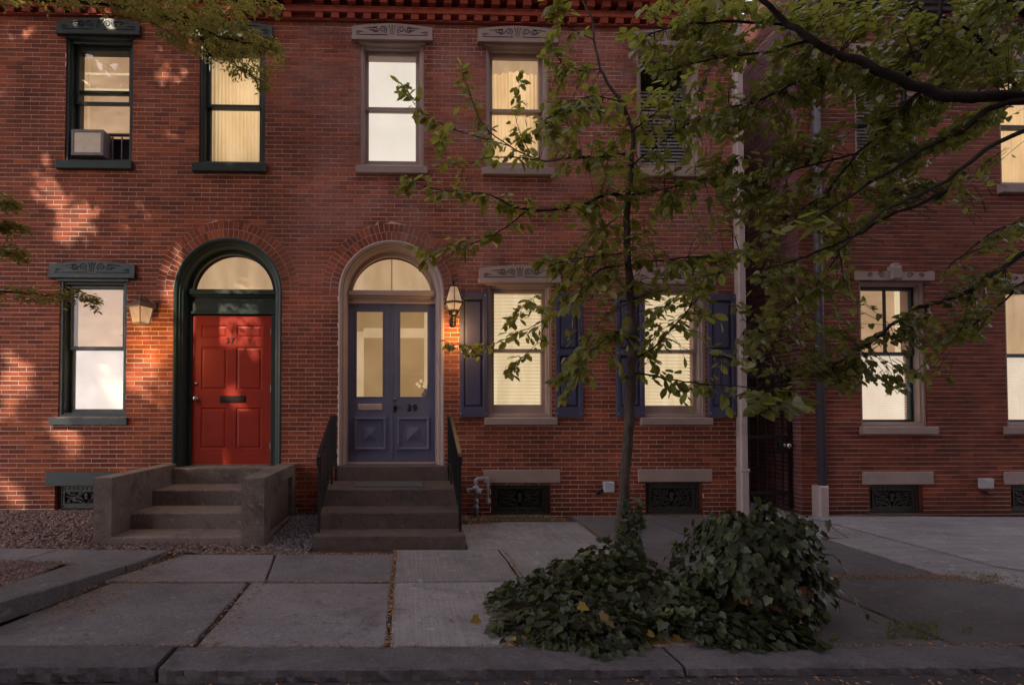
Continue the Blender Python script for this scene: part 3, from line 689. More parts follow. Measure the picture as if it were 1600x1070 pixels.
w = window(H41, W41[2], M['tan2'], M['green'], M['glow_tan'], 'two', mull=True, glow2=M['glow_pink'])
blind(w, 6.28, 7.06, 1.26, 2.14, .245, M['glow_pink'], .034); MB().box(6.98, 7.03, .27, .298, 2.2, 3.09).build('curtain_edge', M['glow_cream'], w)
w = window(H41, W41[3], M['tan2'], M['green'], M['glow_tan_pale'], 'two', glow2=M['glow_pink'])
blind(w, 8.32, 9.08, 1.26, 2.14, .245, M['glow_pink'], .034)
window(H41, W41[4], M['tan2'], M['green'], M['glow_tan'], 'shade')

# air conditioner in the raised left window
ac = thing('air_conditioner', 'beige window air conditioner sticking out under the raised sash of the upper left window', 'air conditioner', (-4.1, 0, 4.7))
z0, z1 = 4.735, 5.075
MB().cbox(-4.338, -3.925, -.03, .29, z0, z1, .008).build('case', M['acdark'], ac)
MB().rects(-4.338, -3.925, z0, z1, [(0, -.02), (0, -.045), (.032, -.045), (.037, -.036)]).build('bezel', M['acdark'], ac)
gl = MB()
for i in range(15): gl.box(-4.301, -3.962, -.040, -.030, z0+.040+i*.0176, z0+.040+i*.0176+.0135)
gl.build('louvre', M['acwhite'], ac)
for x in (-3.89, -3.77): MB().box(x, x+.012, .10, .12, 4.735, 5.06).build('side_strip', M['acdark'], ac)
MB().box(-4.33, -3.69, .20, .21, 4.73, 5.08).build('dark_gap_sheet', M['void'], ac)  # near-black sheet paints in the darkness of the open gap

# ------------------------------------------------------------------ shutters
def shutter(xc, w, z0, z1):
    st = .052; mb = MB(); y0, y1 = -.052, -.006; zm = z0+(z1-z0)*.52
    mb.cbox(xc-w/2, xc-w/2+st, y0, y1, z0, z1, .004); mb.cbox(xc+w/2-st, xc+w/2, y0, y1, z0, z1, .004)
    a, b = xc-w/2+st, xc+w/2-st
    for za, zb in ((z0, z0+.13), (zm-.04, zm+.04), (z1-.085, z1)): mb.cbox(a, b, y0+.001, y1, za, zb, .004)
    mb.box(a, b, -.018, y1-.001, z0+.05, z1-.05)
    sh = mb.build('shutter', M['shutter'], H39)
    for za, zb in ((z0+.13, zm-.04), (zm+.04, z1-.085)):
        MB().rects(a+.002, b-.002, za+.002, zb-.002, [(0, -.019), (.012, -.020), (.040, -.040), (.046, -.040), (.10, -.040)]).box(a+.046, b-.046, -.0405, -.02, za+.048, zb-.048).build('panel', M['shutter'], sh)
    bolts = MB()
    for x in (xc-w/2+.022, xc+w/2-.022):
        for z in (z0+.05, z1-.04, zm): bolts.lathe([(.009, 0), (.009, .005), (.004, .009)], (x, y0, z), 8, axis='y')
    bolts.build('bolt', M['pipegrey'], sh)
for xc in (.941, 2.216): shutter(xc, .36, 1.308, 2.962)
for xc in (3.037, 4.279): shutter(xc, .375, 1.312, 2.960)

# ------------------------------------------------------------------ arched doorways
def doorframe(H_, a, mat, rin, zdoor, ztr0, ztr1, lun, prof):
    fr = MB().arch(a.xc, .64, a.zs, prof, 36).build('door_frame', mat, H_)
    # tympanum board with the lunette cut out: ring between rin and lunette arc
    mb = MB(); n = 30; zl = ztr1; outer = []; inner = []
    ro = prof[-1][0]+.01
    th0 = math.asin((zl-a.zs)/ro) if zl > a.zs else 0
    ti0 = math.asin(min(1, (zl-a.zs)/lun)) if zl > a.zs else 0
    for i in range(n+1):
        t = th0+(math.pi-2*th0)*i/n; u = ti0+(math.pi-2*ti0)*i/n
        outer.append((a.xc-ro*math.cos(t), a.zs+ro*math.sin(t))); inner.append((a.xc-lun*math.cos(u), a.zs+lun*math.sin(u)))
    vv = [(x, .205, z) for x, z in outer]+[(x, .205, z) for x, z in inner]+[(x, .26, z) for x, z in inner]
    m_ = n+1; ff = [(i, i+1, m_+i+1, m_+i) for i in range(n)]+[(m_+i, m_+i+1, 2*m_+i+1, 2*m_+i) for i in range(n)]
    mb.add(vv, ff).build('fanlight_surround', mat, fr)
    return fr
def transom(fr, a, mat, hw, z0, z1):
    mb = MB(); mb.cbox(a.xc-hw, a.xc+hw, .15, .30, z1-.075, z1, .012); mb.cbox(a.xc-hw, a.xc+hw, .175, .30, z1-.10, z1-.0755, .008)
    mb.box(a.xc-hw, a.xc+hw, .215, .30, z0+.035, z1-.10); mb.cbox(a.xc-hw, a.xc+hw, .19, .30, z0, z0+.035, .008)
    mb.build('transom', mat, fr)
def fan(fr, a, lun, zl, mat, mull=False):
    n = 24; t0 = math.asin((zl-a.zs)/lun); P = [(a.xc-lun*1.02*math.cos(t0+(math.pi-2*t0)*i/n), a.zs+lun*1.02*math.sin(t0+(math.pi-2*t0)*i/n)) for i in range(n+1)]
    MB().prism(P[::-1], .245, .25).build('fanlight', M['glass'], fr); MB().prism(P[::-1], .38, .385).build('hall_ceiling', mat, fr)
    if mull: MB().box(a.xc-.006, a.xc+.006, .236, .244, zl, a.zs+lun).build('mullion', M['tan2'], fr)
PR37 = [(.712, .12), (.712, .005), (.690, -.012), (.668, .0), (.662, .03), (.640, .035), (.632, .060), (.610, .075), (.600, .12), (.592, .20), (.592, .40)]
PR39 = [(.704, .12), (.704, .0), (.684, -.015), (.662, -.004), (.656, .03), (.636, .034), (.630, .065), (.612, .078), (.604, .12), (.596, .20), (.596, .40)]
f37 = doorframe(H37, A37, M['green2'], .592, 2.685, 2.685, 3.03, .548, PR37); transom(f37, A37, M['green2'], .596, 2.70, 3.032); fan(f37, A37, .548, 3.032, M['glow_tan_pale'])
f39 = doorframe(H39, A39, M['tan2'], .596, 2.846, 2.85, 3.03, .546, PR39); transom(f39, A39, M['tan2'], .598, 2.855, 3.032); fan(f39, A39, .546, 3.032, M['glow_tan_pale'], True)
# jamb posts beside the red door
xd0, xd1, zd0, zd1, yd = -2.848, -1.790, .672, 2.685, .225
for ja, jb in ((A37.xc-.594, xd0-.004), (xd1+.004, A37.xc+.594)): MB().cbox(ja, jb, .20, .30, .64, 2.699, .006).build('door_jamb', M['green2'], f37)
def digits(txt, h, loc, mat, parent, depth=.006):
    cu = bpy.data.curves.new('door_number', 'FONT'); cu.body = txt; cu.size = h*1.38; cu.extrude = depth; cu.align_x = 'CENTER'; cu.space_character = 1.25; cu.bevel_depth = .0015; cu.resolution_u = 3
    to = bpy.data.objects.new('tmp', cu); COL.objects.link(to); dg = bpy.context.evaluated_depsgraph_get(); me = bpy.data.meshes.new_from_object(to.evaluated_get(dg)); bpy.data.objects.remove(to); bpy.data.curves.remove(cu)
    rot = Matrix.Rotation(math.pi/2, 4, 'X'); org = Vector(ORG.get(parent.name, (0, 0, 0)))
    me.transform(Matrix.Translation(Vector(loc)-org) @ rot); me.materials.clear(); me.materials.append(mat)
    o = bpy.data.objects.new('door_number', me); COL.objects.link(o); o.parent = parent; return o
# red six panel door
W_, H_ = xd1-xd0, zd1-zd0
dr = MB(); dr.box(xd0, xd1, yd+.012, yd+.05, zd0, zd1)
px = [(xd0+.118, xd0+.470), (xd0+.590, xd0+.942)]
pz = [(zd0+.205, zd0+.765), (zd0+1.00, zd0+1.59), (zd0+1.71, zd0+1.885)]
sx = [xd0, px[0][0], px[0][1], px[1][0], px[1][1], xd1]
for i in (0, 2, 4): dr.box(sx[i], sx[i+1], yd, yd+.0115, zd0, zd1)
zs_ = [zd0]+[q for p_ in pz for q in p_]+[zd1]
for a0, a1 in px:
    for i in (0, 2, 4, 6): dr.box(a0, a1, yd+.0005, yd+.0115, zs_[i], zs_[i+1])
door37 = dr.build('door', M['red'], H37, label='red six panel front door numbered 37')
for a0, a1 in px:
    for b0, b1 in pz:
        MB().rects(a0, a1, b0, b1, [(0, yd), (.010, yd+.009), (.018, yd+.010), (.042, yd+.003), (.046, yd+.0025)]).box(a0+.046, a1-.046, yd+.002, yd+.012, b0+.046, b1-.046).build('panel', M['red'], door37)
digits('37', .072, ((xd0+xd1)/2-.02, yd-.004, zd0+1.645), M['carve'], door37)
ms = MB().cbox((xd0+xd1)/2-.155, (xd0+xd1)/2+.185, yd-.014, yd, zd0+.835, zd0+.925, .006); ms.box((xd0+xd1)/2-.13, (xd0+xd1)/2+.16, yd-.020, yd-.0145, zd0+.862, zd0+.90); ms.build('mail_slot', M['blackmetal'], door37)
MB().lathe([(.030, 0), (.030, .008), (.014, .012), (.014, .035), (.031, .045), (.034, .06), (.024, .074), (.004, .078)], (xd0+.058, yd, zd0+.885), 16, axis='y').build('knob', M['steel'], door37, True)
MB().lathe([(.027, 0), (.027, .012), (.018, .016), (.018, .022)], (xd0+.055, yd, zd0+1.09), 16, axis='y').build('deadbolt', M['steel'], door37, True)
for z in (.25, 1.02, 1.80): MB().tube([(xd1+.002, yd-.006, zd0+z-.045), (xd1+.002, yd-.006, zd0+z+.045)], .008).build('hinge', M['pipegrey'], door37)
MB().box(xd0, xd1, yd-.03, yd+.05, .645, .671).build('door_sill', M['concrete'], f37)

# blue double door
yd = .232; zd0, zd1 = .700, 2.850; xm = A39.xc+.005; xa, xb = A39.xc-.594, A39.xc+.594
for s_ in (-1, 1):
    x0, x1 = (xa, xm-.003) if s_ < 0 else (xm+.003, xb)
    d_ = MB(); g0, g1 = (x0+.104, x1-.113) if s_ < 0 else (x0+.097, x1-.090); gz0, gz1 = 1.575, 2.765
    d_.box(x0, g0, yd, yd+.045, zd0, zd1); d_.box(g1, x1, yd, yd+.045, zd0, zd1); d_.box(g0, g1, yd, yd+.045, gz1, zd1); d_.box(g0, g1, yd, yd+.045, zd0, gz0)
    if s_ > 0: d_.cbox(x0-.022, x0+.014, yd-.010, yd-.0005, zd0+.01, zd1, .004)
    lf = d_.build('door', M['blue'], H39, label='left leaf of the blue double door with a mail slot' if s_ < 0 else 'right leaf of the blue double door numbered 39')
    MB().rects(g0, g1, gz0, gz1, [(-.004, yd-.001), (-.002, yd-.008), (.010, yd-.006), (.014, yd+.012)]).build('glazing_bead', M['blue'], lf)
    MB().box(g0, g1, yd+.018, yd+.023, gz0, gz1).build('pane', M['glass'], lf)
    pc = (x0+x1)/2+(.006 if s_ < 0 else -.002); pz0, pz1 = .862, 1.305; hw = .222
    MB().rects(pc-hw, pc+hw, pz0, pz1, [(0, yd-.0005), (.002, yd-.022), (.016, yd-.030), (.036, yd-.020), (.040, yd-.010), (.058, yd-.006), (.062, yd-.012), (.068, yd-.012), (.072, yd-.003), (hw-.088, yd-.003), (hw-.0875, yd-.016), (hw-.080, yd-.018), (hw-.004, yd-.042)],).build('panel', M['blue'], lf)
    if s_ < 0:
        q = MB().cbox(pc-.168, pc+.165, yd-.016, yd, 1.405, 1.492, .006); q.box(pc-.15, pc+.148, yd-.022, yd-.0165, 1.452, 1.486); q.build('mail_slot', M['slotbrass'], lf)
    else:
        MB().lathe([(.026, 0), (.026, .006), (.012, .010), (.012, .03), (.027, .04), (.030, .055), (.02, .068), (.003, .072)], (x0+.040, yd-.001, 1.445), 16, axis='y').build('knob', M['blackmetal'], lf, True)
        MB().cbox(x0+.026, x0+.054, yd-.008, yd-.0005, 1.375, 1.425, .003).build('keyhole_plate', M['blackmetal'], lf)
        MB().lathe([(.023, 0), (.023, .01), (.014, .014), (.014, .02)], (x0+.040, yd-.001, 1.555), 16, axis='y').build('deadbolt', M['brass'], lf, True)
        digits('39', .092, (pc-.02, yd-.006, 1.395), M['blackmetal'], lf, .008)
# the lit hall seen through the panes: back wall, door casing inside
MB().box(xa, xb, .405, .41, .72, 2.86).build('hall_wall', M['glow_hall'], f39)
t_ = MB(); t_.box(xa+.05, xa+.20, .36, .404, .75, 2.5); t_.box(xa+.2, xm-.02, .37, .404, 2.42, 2.55); t_.box(xm+.02, xb-.06, .37, .404, 2.42, 2.55); t_.box(xb-.14, xb-.10, .36, .404, .75, 2.84); t_.build('hall_trim', M['glow_hall_trim'], f39)
vase = thing('flower_vase', 'dark vase of small white round flowers behind the right pane of the blue door', 'vase', (.33, .33, 1.52))
MB().lathe([(.035, 0), (.06, .03), (.065, .08), (.03, .12), (.035, .14)], (.33, .325, 1.555), 12).build('vessel', M['acdark'], vase, True)
for (dx, dz) in ((-.12, .02), (-.07, .06), (-.02, .03), (.02, .055), (.05, .08), (-.03, -.015), (-.09, -.01)):
    MB().lathe([(.022, 0), (.024, .004), (.016, .007), (.008, .004), (.003, .006)], (.33+dx*1.05, .295, 1.745+dz), 10, axis='y').build('flower', M['glow_hall_trim'], vase)  # petals glow: their lit look is put into the material
    MB().tube([(.33+dx*.15, .32, 1.69), (.33+dx*.6, .31, 1.72), (.33+dx*1.05, .299, 1.745+dz)], .003, n=4).build('stem', M['acdark'], vase)

# ------------------------------------------------------------------ basement grilles
def grille(H_, op, mat, lint, trim, z0):
    x0, x1, z1 = op.x0, op.x1, op.z1
    MB().cbox(lint[0], lint[1], -.022, .08, lint[2], lint[3], .006).build('vent_lintel', trim, H_)
    MB().box(x0-.0, x1+.0, .17, .175, z0-.1, z1+.03).build('vent_recess', M['void'], H_)
    e = MB(); e.box(x0-.001, x0+.012, .02, .175, z0-.1, z1); e.box(x1-.012, x1+.001, .02, .175, z0-.1, z1); e.build('vent_reveal', M['brick_c'], H_)
    fr = MB().rects(x0+.013, x1-.013, z0+.012, z1-.002, [(0, .10), (0, .055), (.018, .050), (.022, .066), (.07, .066), (.072, .048), (.086, .048), (.088, .07)])
    fr.cbox(x0-.01, x1+.01, .01, .10, z0-.03, z0+.012, .006)
    gr = fr.build('basement_grille', mat, H_)
    sc = MB(); a, b, c, d = x0+.10, x1-.10, z0+.10, z1-.09; y = .068; w = (b-a); h = d-c; mx = (a+b)/2; r = .0065
    for s_ in (-1, 1):
        X = lambda t: mx+s_*t*w/2
        for (px_, pz_, r0, t0, tu) in ((.30, .30, .16, 0, 1.5), (.30, .75, .13, 1.5, -1.4), (.62, .52, .20, 2.6, 1.6), (.86, .78, .12, 4, -1.4), (.86, .22, .13, 1, 1.4), (.60, .12, .10, 3, -1.2), (.60, .90, .09, 3, 1.2)):
            sc.tube(spiral(X(px_), c+pz_*h, r0*h*1.5, .012, t0, tu, y, 16, s_), r, n=5)
        sc.tube([(X(.08), y, c), (X(.16), y, c+.35*h), (X(.4), y, c+.52*h), (X(.75), y, c+.50*h), (X(.98), y, c+.6*h)], r, n=5)
        sc.tube([(X(.1), y, d), (X(.35), y, c+.62*h), (X(.7), y, c+.72*h), (X(.98), y, d)], r, n=5)
        sc.tube([(X(.1), y, c), (X(.45), y, c+.18*h), (X(.75), y, c+.38*h), (X(1), y, c)], r, n=5)
        for k in range(7): sc.lathe([(.013, 0), (.010, .008), (.002, .011)], (x0+.058 if s_ < 0 else x1-.058, .064, z0+.06+k*(z1-z0-.1)/6), 7, axis='y')
    sc.cbox(mx-.02, mx+.02, y-.012, y+.01, c+.3*h, c+.62*h, .008); sc.lathe([(.03, 0), (.026, .01), (.006, .016)], (mx, y, c+.68*h), 10, axis='y')
    for k in range(11): sc.lathe([(.013, 0), (.010, .008), (.002, .011)], (x0+.09+k*(x1-x0-.18)/10, .064, z1-.048), 7, axis='y')
    sc.build('scrollwork', mat, gr)
grille(H37, V37[0], M['iron_grille'], (-4.625, -3.68, .418, .603), M['green'], .085)
grille(H39, V39[0], M['iron_grille'], (1.076, 2.093, .442, .616), M['tan'], .005)
grille(H39, V39[1], M['iron_grille'], (3.143, 4.142, .448, .618), M['tan'], .005)
grille(H41, V41[0], M['iron_grille'], (6.20, 7.175, .405, .578), M['stone41'], .0)
grille(H41, V41[1], M['iron_grille'], (8.165, 9.17, .40, .573), M['stone41'], .0)

# ------------------------------------------------------------------ alley: side wall of the right house, built of bricks
def side_wall():
    mb = MB(); mo = MB(); R_ = random.Random(9); y1 = 2.6
    nc = int((6.9+.12)/BH)
    mo.add([(X4-.0005, .0, -.12), (X4-.0005, y1, -.12), (X4-.0005, y1, 6.9), (X4-.0005, .0, 6.9)], [(0, 3, 2, 1)])
    for i in range(nc):
        za = -.12+i*BH; k = -(i % 2)*.5
        while k*BL < y1:
            a = max(0.0, k*BL); b = min(y1, (k+1)*BL-JT); k += 1
            if b-a < .02: continue
            x = X4-.0062+R_.uniform(-.003, .001); zl, zh = za+JT/2, za+BH-JT/2
            mb.add([(x, a, zl), (x, b, zl), (x, b, zh), (x, a, zh), (X4, a, zl), (X4, b, zl), (X4, b, zh), (X4, a, zh)], [(0, 3, 2, 1), (0, 1, 5, 4), (1, 2, 6, 5), (2, 3, 7, 6), (3, 0, 4, 7)], R_.random())
    mb.build('alley_brickwork', M['brick_alley'], H41, kind='stuff'); mo.build('alley_mortar', M['mortar'], H41)
side_wall()
MB().add([(XR, -.05, gz(5, 0)+.004), (X4, -.05, gz(5, 0)+.004), (X4, 9, .12), (XR, 9, .12)], [(0, 1, 2, 3)]).build('alley_path', M['drive'], kind='structure')
tag(MB().box(XR-.3, X4+.3, 8.2, 8.4, -.1, 2.6).build('alley_end_wall', M['body']), 'dark brick wall closing the far end of the alley', 'wall')
gt = thing('alley_gate', 'black iron bar gate closing the narrow alley between two houses', 'gate', (5.0, .15, .05))
yg = .15; gx0, gx1 = 4.625, 5.335
for x in (gx0, gx1-.03): MB().box(x, x+.035, yg-.018, yg+.018, .06, 2.0).build('stile', M['iron'], gt)
for z in (.255, 1.02, 1.86): MB().box(gx0+.035, gx1-.03, yg-.015, yg+.015, z, z+.045).build('rail', M['iron'], gt)
for i in range(5):
    x = gx0+.13+i*.118
    MB().box(x-.008, x+.008, yg-.008, yg+.008, .09, 2.02).lathe([(.014, 0), (.002, .09)], (x, yg, 2.02), 6).build('bar', M['iron'], gt)
MB().cbox(5.16, 5.30, yg-.035, yg+.02, .84, .98, .004).build('lock_plate', M['iron'], gt)
MB().lathe([(.03, 0), (.03, .01), (.014, .02), (.014, .05), (.034, .06), (.034, .085), (.01, .10)], (5.235, yg-.035, .925), 14, axis='y').build('knob', M['steel'], gt, True)

# ------------------------------------------------------------------ downspouts
ds = thing('downspout', 'pale taupe downspout on the right corner of the middle house', 'downspout', (4.525, 0, 0), 'downspouts')
MB().cbox(4.478, 4.582, -.105, -.008, .62, 6.95, .018).build('pipe', M['spoutpale'], ds)
MB().cbox(4.472, 4.588, -.112, -.006, -.03, .60, .02).build('lower_pipe', M['spoutpale'], ds)
MB().cbox(4.466, 4.594, -.118, .0, .585, .63, .01).build('collar', M['spoutpale'], ds)
for z in (2.1, 3.9, 5.6): MB().box(4.47, 4.59, -.109, .0, z, z+.03).build('strap', M['spoutpale'], ds)
d2 = thing('downspout', 'dark round downspout with pale boot on the right brick house', 'downspout', (5.585, 0, 0), 'downspouts')
MB().tube([(5.595, -.07, .36), (5.592, -.07, 3.5), (5.590, -.07, 6.95)], .052, n=12).build('pipe', M['spoutdark'], d2, True)
MB().box(5.535, 5.65, -.03, .01, 1.9, 1.93).box(5.535, 5.65, -.03, .01, 4.4, 4.43).build('bracket', M['spoutdark'], d2)
MB().cbox(5.505, 5.64, -.14, -.002, -.06, .405, .02).build('boot', M['spoutpale'], d2)

# ------------------------------------------------------------------ stoops
st = thing('concrete_stoop', 'weathered grey concrete stoop with solid side walls under the red door', 'stoop', (-2.25, -.8, 0))
def block(x0, x1, y0, y1, z0, z1, c=.014, seed=0):
    """stone block with a worn top front edge, chipped irregularly"""
    R_ = random.Random(seed+int(abs(x0)*100+z1*1000)); n = max(2, int((x1-x0)/.07)); mb = MB(); rows = []
    for i in range(n+1):
        x = x0+(x1-x0)*i/n; a = R_.uniform(.5, 1.7)*c; b = R_.uniform(.5, 1.5)*c
        rows.append([(x, y0, z0), (x, y0, z1-a), (x, y0+b*.3, z1-a*.35), (x, y0+b, z1), (x, y1, z1), (x, y1, z0)])
    vv = [p for r in rows for p in r]; ff = [(j*6+q, (j+1)*6+q, (j+1)*6+(q+1) % 6, j*6+(q+1) % 6) for j in range(n) for q in range(6)]
    ff += [tuple(range(5, -1, -1)), tuple(n*6+q for q in range(6))]
    return mb.add(vv, ff)
sx0, sx1 = -2.945, -1.632
for y0, y1, z0, z1 in ((-1.555, -.02, -.1, .101), (-1.165, -.02, .1015, .270), (-.675, -.02, .2705, .455), (-.13, .30, .4555, .655)):
    block(sx0, sx1, y0, y1, z0, z1).build('step', M['concrete'], st)
block(-3.125, -2.946, -1.555, -.005, -.1, .700, .012).build('side_wall', M['concrete'], st)
rw = block(-1.631, -1.452, -1.59, -.005, -.1, .698, .012)
for a in ((-1.4515, -1.40, -1.59, -1.36, -.1, .698), (-1.4515, -1.40, -.22, -.005, -.1, .698), (-1.4515, -1.40, -1.36, -.22, .56, .698), (-1.4515, -1.40, -1.36, -.22, -.1, .06)): rw.box(*a)
rw.build('side_wall', M['concrete'], st, label='right side wall with a sunken panel on its outer face')
s2 = thing('brownstone_stoop', 'dark brownstone stoop of four steps under the blue double door', 'stoop', (-.13, -.9, 0))
for x0, x1, y0, y1, z0, z1 in ((-.900, .637, -1.668, -.02, -.12, .125), (-.902, .638, -1.338, -.02, .1255, .297), (-.895, .630, -.905, -.02, .2975, .487), (-.850, .596, -.135, .33, .4875, .676)):
    block(x0, x1, y0, y1, z0, z1, .012, 3).build('step', M['brownstone'], s2)
MB().cbox(A39.xc-.594, A39.xc+.594, .12, .34, .6765, .698, .006).build('door_sill', M['tan2'], s2)
mt = MB().box(-.56, .235, -.78, -.30, .4885, .497)
for i in range(38):
    x = -.55+i*.0205
    mt.box(x, x+.011, -.765, -.315, .497, .505)
mt.box(-.56, .235, -.78, -.765, .497, .507).box(-.56, .235, -.315, -.30, .497, .507).box(-.56, -.548, -.765, -.315, .497, .507).box(.223, .235, -.765, -.315, .497, .507)
tag(mt.build('doormat', M['mat']), 'dark ribbed doormat lying on the top landing before the blue door', 'doormat')
def railing(xr, lab):
    t = thing('stair_railing', lab, 'railing', (xr, -1.48, .125), 'stoop railings')
    top = [(-.10, 1.318), (-.48, 1.318), (-1.49, .925)]
    rail = MB(); hw = .02
    pr = [(xr, y, z) for y, z in top]+[(xr, -1.53, .895), (xr, -1.525, .82)]
    for (x, y, z), (_, y2, z2) in zip(pr[:-1], pr[1:]):
        d = Vector((0, y2-y, z2-z)).normalized(); n = Vector((0, -d.z, d.y))
        if n.z < 0: n = -n
        a = n*.015; vv = []
        for (yy, zz) in ((y, z), (y2+d.y*.004, z2+d.z*.004)):
            for sx_, sn in ((-1, -1), (1, -1), (1, 1), (-1, 1)): vv.append((xr+sx_*hw, yy+a.y*sn, zz+a.z*sn))
        rail.add(vv, [(0, 1, 5, 4), (1, 2, 6, 5), (2, 3, 7, 6), (3, 0, 4, 7), (3, 2, 1, 0), (4, 5, 6, 7)])
    rail.build('handrail', M['iron'], t)
    zt = lambda y: 1.30 if y > -.48 else 1.30+(y+.48)*.389
    MB().box(xr-.013, xr+.013, -1.503, -1.477, .125, .90).build('post', M['iron'], t)
    MB().box(xr-.013, xr+.013, -.143, -.117, .487, 1.30).build('post', M['iron'], t)
    low = MB(); zb = lambda y: .70 if y > -.48 else .70+(y+.48)*.40
    for ya, yb in ((-.117, -.48), (-.48, -1.477)):
        low.add([(xr+sx_*.011, y, zb(y)+dz) for y in (ya, yb) for sx_, dz in ((-1, 0), (1, 0), (1, .022), (-1, .022))], [(0, 1, 5, 4), (1, 2, 6, 5), (2, 3, 7, 6), (3, 0, 4, 7)])
    low.box(xr-.011, xr+.011, -.49, -.465, .487, .71)
    low.build('lower_rail', M['iron'], t)
    for i in range(10):
        y = -.235-i*.122
        MB().box(xr-.007, xr+.007, y-.007, y+.007, zb(y)+.01, zt(y)).build('baluster', M['iron'], t)
railing(-.862, 'black iron railing on the left side of the brownstone stoop')
railing(.600, 'black iron railing on the right side of the brownstone stoop beside the gas riser')

# ------------------------------------------------------------------ small fixtures on the wall
gp = thing('gas_riser', 'grey gas pipe with valve rising from the pavement and bending into the wall', 'gas pipe', (.93, -.1, 0))
xg = .960
MB().tube([(xg, -.10, -.03), (xg, -.10, .20)], .030, n=12).build('sleeve', M['spoutdark'], gp, True)
MB().tube([(xg, -.10, .20), (xg, -.10, .49)], .019, n=10).build('riser', M['pipegrey'], gp, True)
MB().tube([(xg, -.10, .49), (xg+.01, -.10, .512), (xg+.14, -.10, .515), (xg+.155, -.10, .50), (xg+.155, -.10, .20), (xg+.155, -.07, .185), (xg+.155, .03, .185)], .017, n=10).build('elbow_pipe', M['pipegrey'], gp, True)
for c_ in ((xg, .475), (xg+.15, .505), (xg+.155, .215)): MB().lathe([(.024, -.03), (.027, -.02), (.027, .02), (.024, .03)], (c_[0], -.10, c_[1]), 10).build('fitting', M['pipegrey'], gp, True)
v_ = MB().lathe([(.03, -.05), (.042, -.035), (.042, .03), (.03, .045)], (xg, -.10, .37), 10); v_.tube([(xg-.10, -.11, .37), (xg+.08, -.11, .36)], .022, n=10); v_.lathe([(.03, 0), (.032, .02), (.018, .03)], (xg+.03, -.135, .335), 10, axis='y'); v_.lathe([(.024, 0), (.026, .02), (.014, .03)], (xg-.03, -.135, .39), 10, axis='y')
v_.lathe([(.02, -.03), (.026, -.02), (.02, .03)], (xg-.10, -.11, .35), 8)
v_.build('valve', M['pipegrey'], gp, True)
MB().lathe([(.024, -.03), (.034, -.02), (.03, .02), (.022, .03)], (xg, -.10, .22), 10).build('fitting', M['pipegrey'], gp, True)
MB().lathe([(.026, -.02), (.036, -.01), (.034, .015), (.024, .03)], (xg, -.10, .14), 10).build('fitting', M['pipegrey'], gp, True)
b1 = thing('meter_box', 'small grey utility box on the brick wall behind the young tree trunk', 'utility box', (2.73, 0, .38), 'grey utility boxes')
MB().cbox(2.668, 2.80, -.075, -.003, .318, .458, .008).build('case', M['boxgrey'], b1); MB().box(2.676, 2.792, -.079, -.0755, .40, .45).build('lid', M['boxgrey'], b1)
MB().tube([(2.66, -.03, .35), (2.61, -.035, .33), (2.60, -.02, .30), (2.60, .0, .29)], .018, n=8).lathe([(.03, 0), (.03, .03), (.015, .05)], (2.60, -.01, .325), 8, axis='y').build('valve', M['iron'], b1)
b2 = thing('meter_box', 'small grey utility box low on the right house between two basement grilles', 'utility box', (7.88, 0, .42), 'grey utility boxes')
MB().cbox(7.805, 7.957, -.07, -.003, .352, .488, .008).build('case', M['boxgrey'], b2); MB().box(7.812, 7.95, -.074, -.0705, .43, .48).build('lid', M['boxgrey'], b2)
MB().tube([(7.83, -.01, .31), (7.90, -.04, .29), (7.96, -.02, .265)], .014, n=7).build('pipe', M['iron'], b2)

# ------------------------------------------------------------------ wall lanterns
L1 = thing('wall_lantern', 'lit square bronze lantern hanging beside the red door', 'lantern', (-3.40, 0, 2.7), 'wall lanterns')
lx, ly, rot = -3.335, -.20, math.radians(45-24)
def frus(r0, z0, r1, z1, n, rot, c): return MB().lathe([(r0, z0), (r1, z1)], (c[0], c[1], 0), n, rot)
zb, zt = 2.500, 2.705; rb, rt = .098, .140
MB().lathe([(.172, 2.700), (.175, 2.712), (.150, 2.728), (.085, 2.785), (.030, 2.815), (.018, 2.822)], (lx, ly, 0), 4, rot).build('roof', M['bronze'], L1)
MB().lathe([(.012, 2.82), (.022, 2.832), (.024, 2.845), (.012, 2.858), (.004, 2.868)], (lx, ly, 0), 10).build('finial', M['bronze'], L1, True)
MB().lathe([(rb+.008, zb-.012), (rb+.012, zb), (rb*.6, zb+.003)], (lx, ly, 0), 4, rot).build('base', M['bronze'], L1)
for k in range(4):
    t0 = rot+k*math.pi/2; t1 = t0+math.pi/2
    P = lambda r, t, z: (lx+r*math.cos(t), ly+r*math.sin(t), z)
    MB().tube([P(rb, t0, zb), P(rt, t0, zt)], .007, n=5).build('corner_bar', M['bronze'], L1)
    a, b, c_, d = Vector(P(rb*.97, t0, zb+.004)), Vector(P(rb*.97, t1, zb+.004)), Vector(P(rt*.97, t1, zt-.004)), Vector(P(rt*.97, t0, zt-.004)); nn = Vector((math.cos((t0+t1)/2), math.sin((t0+t1)/2), 0))*.003
    MB().add([a, b, c_, d, a-nn, b-nn, c_-nn, d-nn], [(0, 1, 2, 3), (7, 6, 5, 4), (0, 4, 5, 1), (1, 5, 6, 2), (2, 6, 7, 3), (3, 7, 4, 0)]).build('glass_pane', M['glow_lamp'], L1)
MB().lathe([(.012, 0), (.026, .03), (.024, .06), (.008, .085)], (lx, ly, 2.555), 10).build('bulb', M['bulb'], L1, True)
MB().lathe([(.02, -.07), (.05, -.05), (.055, 0), (.05, .05), (.02, .07)], (-3.275, -.015, 2.755), 12).build('wall_plate', M['bronze'], L1, True)
